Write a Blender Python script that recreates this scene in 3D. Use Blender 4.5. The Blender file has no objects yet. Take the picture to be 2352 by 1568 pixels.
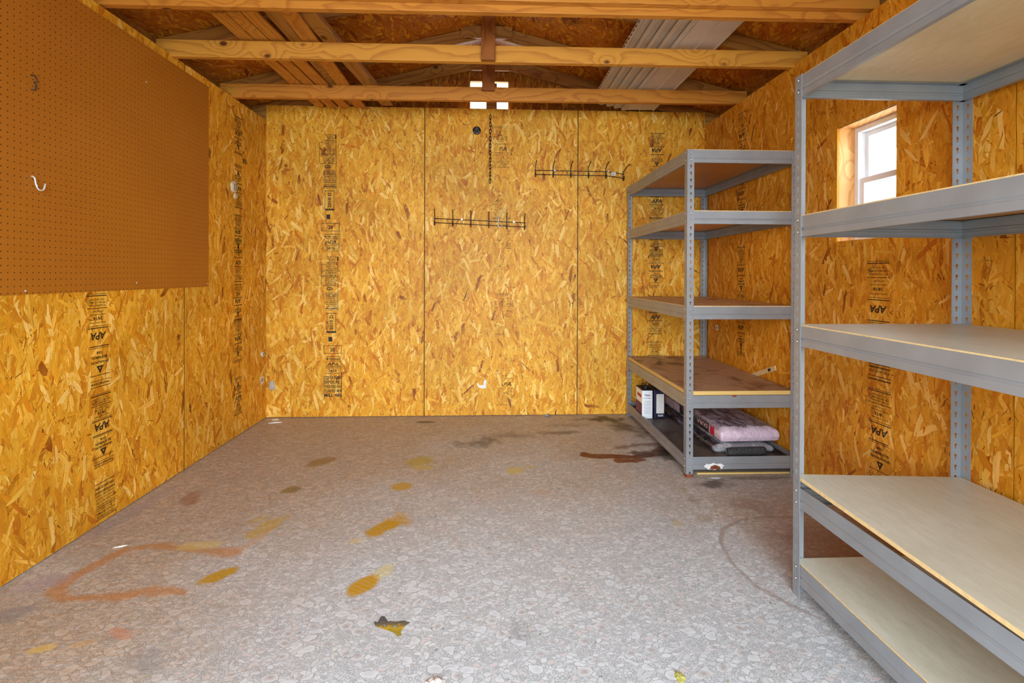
import bpy, math, random
import numpy as np
from mathutils import Matrix, Vector
R = random.Random(7)
S = bpy.context.scene
COL = S.collection

# ---------------------------------------------------------------- camera
F, YAW, PITCH, ROLL, SY, CH = 1165.95, 0.0449, -0.0037, 0.0031, -149.4, 1.1292
def _camera():
    c, s = math.cos(YAW), math.sin(YAW); Ya = np.array([[c, -s, 0], [s, c, 0], [0, 0, 1]])
    c, s = math.cos(PITCH), math.sin(PITCH); Pi = np.array([[1, 0, 0], [0, c, s], [0, -s, c]])
    c, s = math.cos(ROLL), math.sin(ROLL); Ro = np.array([[c, 0, s], [0, 1, 0], [-s, 0, c]])
    M = Ro @ Pi @ Ya
    cd = bpy.data.cameras.new('camera'); cam = bpy.data.objects.new('camera', cd); COL.objects.link(cam)
    cd.sensor_width = 36; cd.lens = 36 * F / 2352; cd.shift_y = SY / 2352; cd.clip_start = 0.02; cd.clip_end = 200
    m = Matrix.Identity(4)
    for i in range(3):
        m[i][0] = M[0][i]; m[i][1] = M[2][i]; m[i][2] = -M[1][i]
    m[0][3], m[1][3], m[2][3] = 0, 0, CH
    cam.matrix_world = m; S.camera = cam
_camera()

# ---------------------------------------------------------------- world, light, exposure
W = bpy.data.worlds.new('sky'); S.world = W; W.use_nodes = True
W.node_tree.nodes['Background'].inputs[0].default_value = (0.86, 0.93, 1.0, 1)
W.node_tree.nodes['Background'].inputs[1].default_value = 3.0
def area(name, loc, rot, sx, sy, power, color=(1, 1, 1), spread=180):
    l = bpy.data.lights.new(name, 'AREA'); l.shape = 'RECTANGLE'; l.size = sx; l.size_y = sy
    l.energy = power; l.color = color; l.spread = math.radians(spread)
    o = bpy.data.objects.new(name, l); o.location = loc; o.rotation_euler = rot; COL.objects.link(o); return o
area('doorway_daylight', (0, -2.2, 1.75), (math.radians(82), 0, 0), 4.2, 2.3, 455, (0.82, 0.92, 1.0))
area('window_daylight', (2.12, 2.30, 1.62), (0, math.radians(90), 0), 0.62, 0.42, 10, (0.93, 0.97, 1.0))
S.view_settings.view_transform = 'Standard'; S.view_settings.look = 'None'
S.view_settings.exposure = 0.0; S.view_settings.gamma = 1.0; S.view_settings.use_curve_mapping = False
S.cycles.diffuse_bounces = 6; S.cycles.max_bounces = 10; S.cycles.transparent_max_bounces = 12

# ---------------------------------------------------------------- room dimensions (metres)
XL, XR, YB, YF = -1.7476, 1.7502, 4.0618, -0.30
HL, HR, HB = 2.330, 2.342, 2.450
YG = 4.15                                  # gable sheathing plane
RZ, RS = 2.900, 0.2445
def under(x): return RZ - RS * abs(x)     # roof sheathing underside
WY0, WY1, WZ0, WZ1 = 2.111, 2.485, 1.300, 1.869  # window opening in the right wall

# ---------------------------------------------------------------- helpers
def srgb(r, g, b, a=1.0):
    f = lambda c: (c / 255 / 12.92) if c / 255 <= 0.04045 else ((c / 255 + 0.055) / 1.055) ** 2.4
    return (f(r), f(g), f(b), a)
def tag(o, label=None, cat=None, group=None, kind=None):
    if label: o['label'] = label
    if cat: o['category'] = cat
    if group: o['group'] = group
    if kind: o['kind'] = kind
    return o
def empty(name, loc=(0, 0, 0), label=None, cat=None, group=None, rz=0):
    o = bpy.data.objects.new(name, None); o.empty_display_size = 0.05; o.location = loc; o.rotation_euler = (0, 0, rz)
    COL.objects.link(o); return tag(o, label, cat, group)
class MB:
    def __init__(s): s.v = []; s.f = []; s.m = []
    def face(s, idx, mi=0): s.f.append(tuple(idx)); s.m.append(mi)
    def add(s, vs): n = len(s.v); s.v.extend([tuple(p) for p in vs]); return n
    def box(s, x0, x1, y0, y1, z0, z1, mi=0):
        n = s.add([(x0, y0, z0), (x1, y0, z0), (x1, y1, z0), (x0, y1, z0), (x0, y0, z1), (x1, y0, z1), (x1, y1, z1), (x0, y1, z1)])
        for q in ((0, 3, 2, 1), (4, 5, 6, 7), (0, 1, 5, 4), (1, 2, 6, 5), (2, 3, 7, 6), (3, 0, 4, 7)): s.face([n + i for i in q], mi)
    def quad(s, a, b, c, d, mi=0): n = s.add([a, b, c, d]); s.face([n, n + 1, n + 2, n + 3], mi)
    def tube(s, pts, r, n=8, caps=True, mi=0):
        pts = [Vector(p) for p in pts]; rings = []
        t0 = (pts[1] - pts[0]).normalized(); up = Vector((0, 0, 1)) if abs(t0.z) < .9 else Vector((1, 0, 0))
        a = t0.cross(up).normalized()
        for i, p in enumerate(pts):
            t = (pts[min(i + 1, len(pts) - 1)] - pts[max(i - 1, 0)]).normalized()
            a = (a - t * a.dot(t)).normalized(); b = t.cross(a)
            rr = r[i] if isinstance(r, (list, tuple)) else r
            rings.append(s.add([p + (a * math.cos(2 * math.pi * k / n) + b * math.sin(2 * math.pi * k / n)) * rr for k in range(n)]))
        for i in range(len(rings) - 1):
            for k in range(n): s.face([rings[i] + k, rings[i] + (k + 1) % n, rings[i + 1] + (k + 1) % n, rings[i + 1] + k], mi)
        if caps:
            s.face([rings[0] + k for k in range(n)][::-1], mi); s.face([rings[-1] + k for k in range(n)], mi)
    def cyl(s, c, axis, r, h, n=16, mi=0):
        c = Vector(c); axis = Vector(axis).normalized(); s.tube([c, c + axis * h], r, n, True, mi)
    def lathe(s, prof, c=(0, 0, 0), axis='z', n=24, mi=0):   # prof: (r, h)
        rings = []
        for r, h in prof:
            ring = []
            for k in range(n):
                a = 2 * math.pi * k / n; x, y = r * math.cos(a), r * math.sin(a)
                ring.append({'z': (c[0] + x, c[1] + y, c[2] + h), 'y': (c[0] + x, c[1] - h, c[2] + y), 'x': (c[0] + h, c[1] + x, c[2] + y)}[axis])
            rings.append(s.add(ring))
        for i in range(len(rings) - 1):
            for k in range(n): s.face([rings[i] + k, rings[i] + (k + 1) % n, rings[i + 1] + (k + 1) % n, rings[i + 1] + k], mi)
        s.face([rings[-1] + k for k in range(n)], mi)
    def build(s, name, mats, parent=None, smooth=False, bevel=0):
        me = bpy.data.meshes.new(name); me.from_pydata(s.v, [], s.f)
        for m in (mats if isinstance(mats, (list, tuple)) else [mats]): me.materials.append(m)
        me.polygons.foreach_set('material_index', s.m)
        if smooth: me.polygons.foreach_set('use_smooth', [True] * len(s.f))
        me.update()
        o = bpy.data.objects.new(name, me); COL.objects.link(o)
        if parent is not None: o.parent = parent
        if bevel:
            b = o.modifiers.new('bevel', 'BEVEL'); b.width = bevel; b.segments = 2; b.limit_method = 'ANGLE'
        return o
def copy_tree(o, parent=None):
    c = o.copy(); COL.objects.link(c); c.parent = parent
    for ch in list(o.children):
        copy_tree(ch, c)
    return c

# ---------------------------------------------------------------- materials
class NT:
    def __init__(s, name):
        s.m = bpy.data.materials.new(name); s.m.use_nodes = True; s.t = s.m.node_tree; s.n = s.t.nodes
        s.b = s.n['Principled BSDF']; s.out = s.n['Material Output']
    def new(s, typ, **kw):
        n = s.n.new(typ)
        for k, v in kw.items(): setattr(n, k, v)
        return n
    def link(s, a, b): s.t.links.new(a, b)
    def setin(s, sock, v):
        if isinstance(v, bpy.types.NodeSocket): s.link(v, sock)
        elif v is not None: sock.default_value = v
    def math(s, op, a, b=None, c=None, clamp=False):
        n = s.new('ShaderNodeMath', operation=op, use_clamp=clamp)
        s.setin(n.inputs[0], a); s.setin(n.inputs[1], b); s.setin(n.inputs[2], c); return n.outputs[0]
    def mix(s, f, a, b, mode='MIX'):
        n = s.new('ShaderNodeMix', data_type='RGBA', blend_type=mode)
        s.setin(n.inputs[0], f); s.setin(n.inputs[6], a); s.setin(n.inputs[7], b); return n.outputs[2]
    def ramp(s, f, stops, interp='LINEAR'):
        n = s.new('ShaderNodeValToRGB'); cr = n.color_ramp; cr.interpolation = interp
        while len(cr.elements) < len(stops): cr.elements.new(0.5)
        for e, (p, c) in zip(cr.elements, stops):
            e.position = p; e.color = c if isinstance(c, tuple) else (c, c, c, 1)
        s.setin(n.inputs[0], f); return n.outputs[0]
    def noise(s, vec, scale, detail=3, rough=0.5, dist=0.0):
        n = s.new('ShaderNodeTexNoise'); s.setin(n.inputs['Vector'], vec); n.inputs['Scale'].default_value = scale
        n.inputs['Detail'].default_value = detail; n.inputs['Roughness'].default_value = rough; n.inputs['Distortion'].default_value = dist
        return n
    def vor(s, vec, scale, feature='F1', rnd=1.0, dim='3D'):
        n = s.new('ShaderNodeTexVoronoi', feature=feature, voronoi_dimensions=dim); s.setin(n.inputs['Vector'], vec)
        n.inputs['Scale'].default_value = scale; n.inputs['Randomness'].default_value = rnd; return n
    def map(s, vec, scale=(1, 1, 1), loc=(0, 0, 0), rot=(0, 0, 0)):
        n = s.new('ShaderNodeMapping'); s.setin(n.inputs[0], vec); n.inputs['Scale'].default_value = scale
        s.setin(n.inputs['Location'], loc); n.inputs['Rotation'].default_value = rot; return n.outputs[0]
    def bump(s, h, strength=0.3, dist=0.01):
        n = s.new('ShaderNodeBump'); n.inputs['Strength'].default_value = strength; n.inputs['Distance'].default_value = dist
        s.setin(n.inputs['Height'], h); s.link(n.outputs[0], s.b.inputs['Normal'])
    def col(s, c, rough=0.6, metal=0.0, spec=0.5):
        s.setin(s.b.inputs['Base Color'], c); s.setin(s.b.inputs['Roughness'], rough); s.b.inputs['Metallic'].default_value = metal
        s.b.inputs['Specular IOR Level'].default_value = spec; return s.m
    def obj(s): return s.new('ShaderNodeTexCoord').outputs['Object']
    def rnd(s): return s.new('ShaderNodeObjectInfo').outputs['Random']

def m_plain(name, rgb, rough=0.5, metal=0.0, var=0.12, scale=60):
    t = NT(name); n = t.noise(t.obj(), scale, 3)
    c = t.mix(t.ramp(n.outputs[0], [(0.3, 0.0), (0.7, 1.0)]), tuple(x * (1 - var) for x in srgb(*rgb)[:3]) + (1,), tuple(min(1, x * (1 + var)) for x in srgb(*rgb)[:3]) + (1,))
    return t.col(c, rough, metal)

def m_osb():
    t = NT('oriented_strand_board')
    at = t.new('ShaderNodeAttribute', attribute_name='strand_color'); uv = t.new('ShaderNodeUVMap', uv_map='strand_uv').outputs[0]
    g = t.noise(t.map(uv, (22, 620, 1)), 1.0, 4, 0.6)
    g2 = t.noise(t.map(uv, (6, 140, 1)), 1.0, 2)
    gv = t.math('MULTIPLY_ADD', g.outputs[0], 0.75, 0.60); gv = t.math('MULTIPLY', gv, t.math('MULTIPLY_ADD', g2.outputs[0], 0.5, 0.78))
    e = t.new('ShaderNodeUVMap', uv_map='edge_uv').outputs[0]
    sx = t.new('ShaderNodeSeparateXYZ'); t.link(e, sx.inputs[0])
    ev = t.math('ABSOLUTE', t.math('SUBTRACT', sx.outputs[1], 0.5))
    em = t.math('MULTIPLY_ADD', t.ramp(ev, [(0.40, 0.0), (0.49, 1.0)]), -0.26, 1.0)
    k = t.math('MULTIPLY', gv, em)
    vm = t.new('ShaderNodeVectorMath', operation='SCALE'); t.link(at.outputs['Color'], vm.inputs[0]); t.link(k, vm.inputs['Scale'])
    t.bump(g.outputs[0], 0.25, 0.0012)
    return t.col(vm.outputs[0], 0.52, 0, 0.35)

def m_lumber(name='pine_lumber', light=(214, 152, 58), dark=(168, 104, 34), gloss=0.5, vert=False):
    t = NT(name); o = t.obj(); r = t.rnd()
    if vert: o = t.map(o, (1, 1, 1), (0, 0, 0), (0, math.radians(90), 0))
    off = t.math('MULTIPLY', r, 37.0); cx = t.new('ShaderNodeCombineXYZ'); t.link(off, cx.inputs[0]); t.link(t.math('MULTIPLY', r, 3.1), cx.inputs[1])
    p = t.new('ShaderNodeVectorMath', operation='ADD'); t.link(o, p.inputs[0]); t.link(cx.outputs[0], p.inputs[1]); p = p.outputs[0]
    kv = t.vor(t.map(p, (4.2, 6.5, 6.5)), 1.0); kd = kv.outputs['Distance']
    kn = t.math('POWER', 2.718, t.math('MULTIPLY', t.math('MULTIPLY', kd, kd), -11.0))
    low = t.noise(t.map(p, (0.75, 3.0, 3.0)), 1.0, 2)
    fine = t.noise(t.map(p, (9, 60, 60)), 1.0, 2)
    sep = t.new('ShaderNodeSeparateXYZ'); t.link(p, sep.inputs[0])
    ph = t.math('ADD', t.math('MULTIPLY', sep.outputs[2], 46.0), t.math('MULTIPLY', low.outputs[0], 20.0))
    ph = t.math('ADD', ph, t.math('MULTIPLY', kn, 6.0)); ph = t.math('ADD', ph, t.math('MULTIPLY', sep.outputs[1], 30.0))
    ph = t.math('ADD', ph, t.math('MULTIPLY', fine.outputs[0], 1.6))
    w = t.math('FRACT', t.math('MULTIPLY', ph, 0.42))
    rings = t.ramp(w, [(0.0, 0.0), (0.55, 0.18), (0.86, 1.0), (0.93, 0.7), (1.0, 0.0)])
    fib = t.noise(t.map(p, (6, 260, 260)), 1.0, 3)
    c = t.mix(t.math('MULTIPLY', rings, 0.72), srgb(*light), srgb(*dark))
    c = t.mix(t.math('MULTIPLY', fib.outputs[0], 0.35), c, srgb(*dark))
    c = t.mix(t.ramp(t.math('MULTIPLY', r, 1.0), [(0, 0.0), (1, 0.35)]), c, t.mix(1.0, c, srgb(215, 150, 90), 'MULTIPLY'))
    c = t.mix(t.ramp(kd, [(0.06, 1.0), (0.09, 0.5), (0.12, 0.0)]), c, srgb(92, 44, 16))
    t.bump(rings, 0.15, 0.001)
    return t.col(c, gloss, 0, 0.35)

def m_metal():
    t = NT('grey_coated_steel'); n = t.noise(t.obj(), 7, 4); n2 = t.noise(t.obj(), 170, 2)
    c = t.mix(t.ramp(n.outputs[0], [(0.35, 0), (0.7, 1)]), srgb(144, 149, 154), srgb(157, 162, 167))
    c = t.mix(t.ramp(n2.outputs[0], [(0.73, 0.0), (0.78, 0.6)]), c, srgb(116, 104, 96))
    return t.col(c, 0.34, 0.35, 0.5)
def m_metal_worn():
    t = NT('worn_grey_coated_steel'); n = t.noise(t.obj(), 6, 5, 0.65); n2 = t.noise(t.obj(), 42, 4, 0.7)
    c = t.mix(t.ramp(n.outputs[0], [(0.35, 0), (0.7, 1)]), srgb(136, 136, 140), srgb(152, 154, 158))
    c = t.mix(t.ramp(n2.outputs[0], [(0.58, 0.0), (0.68, 0.75)]), c, srgb(122, 82, 58))
    return t.col(c, 0.45, 0.2, 0.5)
def m_particle(name, a, b, speck):
    t = NT(name); o = t.obj(); n = t.noise(t.map(o, (60, 14, 60)), 1.0, 4, 0.7); n2 = t.noise(o, 2.2, 3); n3 = t.noise(t.map(o, (150, 60, 150)), 1.0, 2)
    c = t.mix(t.ramp(n.outputs[0], [(0.3, 0), (0.7, 1)]), srgb(*a), srgb(*b))
    c = t.mix(t.ramp(n2.outputs[0], [(0.45, 0), (0.75, 0.35)]), c, srgb(*speck))
    c = t.mix(t.ramp(n3.outputs[0], [(0.70, 0), (0.76, 0.55)]), c, srgb(*speck))
    return t.col(c, 0.42, 0, 0.5)
def m_dirty(name, a, b, d, thr=0.42):
    t = NT(name); o = t.obj(); n = t.noise(t.map(o, (6.5, 4.5, 1), (3.3, 1.7, 0)), 1.0, 5, 0.6, 0.6); n2 = t.noise(t.map(o, (22, 90, 22)), 1.0, 4, 0.7); n3 = t.noise(o, 3.1, 3, 0.5, 1.5)
    c = t.mix(t.ramp(n2.outputs[0], [(0.3, 0), (0.7, 1)]), srgb(*a), srgb(*b))
    c = t.mix(t.ramp(n.outputs[0], [(thr, 0), (thr + 0.2, 0.9)]), c, srgb(*d))
    c = t.mix(t.ramp(n3.outputs[0], [(0.64, 0), (0.70, 0.6)]), c, srgb(38, 26, 20))
    t.bump(n2.outputs[0], 0.2, 0.002)
    return t.col(c, 0.5, 0, 0.4)
def m_plyedge():
    t = NT('plywood_edge'); sep = t.new('ShaderNodeSeparateXYZ'); t.link(t.obj(), sep.inputs[0]); n = t.noise(t.map(t.obj(), (6, 6, 300)), 1.0, 3)
    w = t.math('FRACT', t.math('MULTIPLY', sep.outputs[2], 150.0))
    c = t.mix(t.ramp(w, [(0.75, 0), (0.9, 0.55)]), srgb(232, 200, 120), srgb(150, 100, 45)); c = t.mix(t.math('MULTIPLY', n.outputs[0], 0.4), c, srgb(170, 120, 60))
    return t.col(c, 0.7)
def m_ink():
    t = NT('stamp_ink'); o = t.obj(); n = t.noise(t.map(o, (55, 55, 55)), 1.0, 4, 0.7); n2 = t.noise(o, 5.0, 2)
    a = t.ramp(t.math('ADD', n.outputs[0], t.math('MULTIPLY', t.math('SUBTRACT', n2.outputs[0], 0.5), 0.6)), [(0.29, 0.0), (0.37, 0.90)])
    t.link(a, t.b.inputs['Alpha']); return t.col(srgb(38, 26, 14), 0.6)
def m_ink_faint():
    t = NT('faded_stamp_ink'); o = t.obj(); n = t.noise(t.map(o, (40, 40, 40)), 1.0, 4, 0.7); n2 = t.noise(o, 5.0, 2)
    a = t.ramp(t.math('ADD', n.outputs[0], t.math('MULTIPLY', t.math('SUBTRACT', n2.outputs[0], 0.5), 0.7)), [(0.44, 0.0), (0.58, 0.62)])
    t.link(a, t.b.inputs['Alpha']); return t.col(srgb(60, 42, 18), 0.6)
def m_pegboard():
    t = NT('perforated_hardboard'); o = t.obj(); sep = t.new('ShaderNodeSeparateXYZ'); t.link(o, sep.inputs[0])
    fy = t.math('SUBTRACT', t.math('FRACT', t.math('MULTIPLY', sep.outputs[1], 1 / 0.0254)), 0.5)
    fz = t.math('SUBTRACT', t.math('FRACT', t.math('MULTIPLY', sep.outputs[2], 1 / 0.0254)), 0.5)
    d = t.math('SQRT', t.math('ADD', t.math('MULTIPLY', fy, fy), t.math('MULTIPLY', fz, fz)))
    hole = t.math('LESS_THAN', d, 0.092)
    n = t.noise(o, 260, 3, 0.7); n2 = t.noise(o, 1.7, 4, 0.6, 0.5); n3 = t.noise(t.map(o, (1, 18, 5)), 1.0, 5, 0.75)
    c = t.mix(t.ramp(n.outputs[0], [(0.25, 0), (0.75, 1)]), srgb(164, 100, 20), srgb(186, 116, 30))
    c = t.mix(t.ramp(n2.outputs[0], [(0.35, 0), (0.7, 0.4)]), c, srgb(156, 88, 22))
    c = t.mix(t.ramp(n3.outputs[0], [(0.70, 0), (0.76, 0.4)]), c, srgb(205, 160, 105))
    c = t.mix(hole, c, srgb(40, 22, 10))
    t.bump(t.math('MULTIPLY', hole, -1.0), 0.6, 0.003)
    return t.col(c, 0.48, 0, 0.4)

def m_floor():
    t = NT('pebble_vinyl'); o = t.obj()
    warp = t.noise(o, 9.0, 3, 0.6); wv = t.new('ShaderNodeVectorMath', operation='SUBTRACT'); t.link(warp.outputs['Color'], wv.inputs[0]); wv.inputs[1].default_value = (0.5, 0.5, 0.5)
    ws = t.new('ShaderNodeVectorMath', operation='SCALE'); t.link(wv.outputs[0], ws.inputs[0]); ws.inputs['Scale'].default_value = 0.055
    pa = t.new('ShaderNodeVectorMath', operation='ADD'); t.link(o, pa.inputs[0]); t.link(ws.outputs[0], pa.inputs[1]); p = pa.outputs[0]
    def layer(scale, sq, rot, loc):
        q = t.map(p, (scale, scale * sq, 0), loc, (0, 0, rot))
        f = t.vor(q, 1.0, 'F1', 1.0, '2D'); e = t.vor(q, 1.0, 'DISTANCE_TO_EDGE', 1.0, '2D')
        sc = t.new('ShaderNodeSeparateColor'); t.link(f.outputs['Color'], sc.inputs[0])
        return e.outputs['Distance'], sc.outputs[0], sc.outputs[1], f.outputs['Distance']
    # finest crackle
    e3, a3, b3, _ = layer(105, 1.6, 0.5, (0, 0, 0))
    line3 = t.ramp(e3, [(0.02, 1.0), (0.13, 0.0)])
    base = t.mix(a3, srgb(172, 177, 180), srgb(200, 205, 208))
    base = t.mix(t.math('MULTIPLY', line3, 0.72), base, srgb(122, 120, 120))
    # medium stones
    e2, a2, b2, d2 = layer(46, 1.45, 0.7, (3.1, 1.7, 0))
    keep2 = t.math('MULTIPLY', t.math('GREATER_THAN', b2, 0.52), t.math('LESS_THAN', d2, 0.50))
    in2 = t.math('MULTIPLY', t.ramp(e2, [(0.075, 0.0), (0.10, 1.0)]), keep2)
    ln2 = t.math('MULTIPLY', t.ramp(e2, [(0.035, 0.0), (0.055, 1.0), (0.085, 1.0), (0.11, 0.0)]), keep2)
    c2 = t.mix(a2, srgb(186, 191, 194), srgb(210, 215, 218))
    c2 = t.mix(t.ramp(a2, [(0.80, 0.0), (0.82, 0.6)]), c2, srgb(190, 176, 172))
    base = t.mix(in2, base, c2); base = t.mix(t.math('MULTIPLY', ln2, 0.45), base, srgb(128, 128, 134))
    # large pebbles
    e1, a1, b1, d1 = layer(20, 1.30, 0.55, (7.7, 5.2, 0))
    keep1 = t.math('GREATER_THAN', b1, 0.62)
    thr = t.math('MULTIPLY_ADD', a1, 0.06, 0.10)
    in1 = t.math('MULTIPLY', t.math('MULTIPLY', t.math('GREATER_THAN', e1, thr), t.math('LESS_THAN', d1, 0.43)), keep1)
    ln1 = t.math('MULTIPLY', t.math('MULTIPLY', t.math('GREATER_THAN', e1, t.math('SUBTRACT', thr, 0.030)), t.math('LESS_THAN', d1, 0.46)), t.math('SUBTRACT', keep1, in1))
    c1 = t.mix(t.ramp(d1, [(0.05, 0.0), (0.45, 1.0)]), t.mix(t.ramp(a1, [(0.48, 0.0), (0.52, 1.0)]), srgb(190, 195, 199), srgb(162, 154, 150)), srgb(210, 216, 219))
    cn = t.noise(o, 60, 3); c1 = t.mix(t.math('MULTIPLY', cn.outputs[0], 0.25), c1, srgb(184, 184, 188))
    base = t.mix(in1, base, c1); base = t.mix(t.math('MULTIPLY', ln1, 0.65), base, srgb(128, 128, 134))
    # dirt film drawn by foot traffic, then the stains
    at = t.new('ShaderNodeAttribute', attribute_name='stain'); dt = t.new('ShaderNodeAttribute', attribute_name='dirt')
    nz = t.noise(t.map(o, (14, 70, 1), (0, 0, 0), (0, 0, 0.35)), 1.0, 4, 0.7); nz2 = t.noise(o, 40, 4, 0.7)
    df = t.math('MULTIPLY', dt.outputs['Fac'], t.ramp(nz.outputs[0], [(0.30, 0.35), (0.65, 1.0)]), clamp=True)
    base = t.mix(df, base, t.mix(1.0, base, srgb(234, 202, 168), 'MULTIPLY'))
    sa = t.math('MULTIPLY', at.outputs['Alpha'], t.ramp(t.math('ADD', t.math('MULTIPLY', nz.outputs[0], .5), t.math('MULTIPLY', nz2.outputs[0], .5)), [(0.28, 0.70), (0.48, 1.0)]), clamp=True)
    ms = t.mix(0.86, t.mix(1.0, base, at.outputs['Color'], 'MULTIPLY'), at.outputs['Color'])
    base = t.mix(sa, base, ms)
    t.bump(t.math('ADD', e3, t.math('MULTIPLY', in1, 0.5)), 0.06, 0.002)
    rg = t.ramp(warp.outputs[0], [(0.3, 0.38), (0.7, 0.55)])
    return t.col(base, rg, 0, 0.35)

M = {}
M['osb'] = m_osb(); M['lumber'] = m_lumber(); M['lumber_upright'] = m_lumber('upright_pine_lumber', (236, 186, 120), (196, 134, 70), 0.5, True); M['lumber_dark'] = m_lumber('aged_pine_lumber', (184, 134, 62), (126, 80, 30))
M['lumber_red'] = m_lumber('reddish_pine_lumber', (158, 96, 36), (114, 62, 18)); M['steel'] = m_metal(); M['steel_worn'] = m_metal_worn()
M['board_top'] = m_particle('pale_particle_board', (212, 213, 198), (196, 197, 178), (166, 154, 126))
M['board_tan'] = m_particle('tan_particle_board', (218, 168, 98), (204, 150, 82), (150, 104, 58))
M['board_cream'] = m_particle('cream_particle_board', (232, 214, 180), (218, 198, 160), (176, 148, 104))
M['board_edge'] = m_plain('raw_board_edge', (226, 196, 140), 0.7)
M['board_dirty'] = m_dirty('soiled_particle_board', (222, 188, 144), (196, 162, 120), (120, 88, 64), 0.52)
M['ply_dark'] = m_dirty('stained_plywood', (206, 176, 144), (170, 138, 108), (96, 58, 38), 0.50)
M['ply_black'] = m_dirty('grimy_plywood', (112, 104, 98), (88, 82, 78), (56, 44, 40), 0.44)
M['ply_edge'] = m_plyedge(); M['ink'] = m_ink(); M['ink_faint'] = m_ink_faint(); M['peg'] = m_pegboard(); M['floor'] = m_floor()
M['black_wire'] = m_plain('black_wire', (34, 28, 24), 0.4); M['black_plastic'] = m_plain('black_plastic', (24, 24, 26), 0.35)
M['rust_wire'] = m_plain('dark_iron', (46, 34, 24), 0.5, 0.5)
M['white_metal'] = m_plain('bright_metal', (228, 228, 226), 0.3, 0.3); M['zinc'] = m_plain('zinc', (205, 205, 205), 0.3, 0.8)
M['vinyl_white'] = m_plain('white_vinyl', (236, 238, 242), 0.35, 0, 0.03); M['siding'] = m_plain('pale_vinyl_siding', (202, 190, 176), 0.45, 0, 0.05, 6)
M['rust'] = m_dirty('rust', (150, 86, 52), (120, 62, 34), (96, 50, 28)); M['primer'] = m_plain('flaked_white', (222, 220, 218), 0.6)
M['mud'] = m_plain('grey_mud', (204, 190, 158), 0.9, 0, 0.2, 90); M['paper'] = m_plain('white_paper', (232, 230, 224), 0.7, 0, 0.05)
M['print'] = m_plain('print_black', (40, 38, 40), 0.6); M['gap'] = m_plain('dark_gap', (40, 32, 24), 0.9)
M['gap_grey'] = m_plain('seam_grey', (34, 36, 42), 0.8)
t = NT('glass'); t.b.inputs['Transmission Weight'].default_value = 1.0; t.b.inputs['IOR'].default_value = 1.01; M['glass'] = t.col(srgb(250, 252, 252), 0.0, 0, 0.2)

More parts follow.
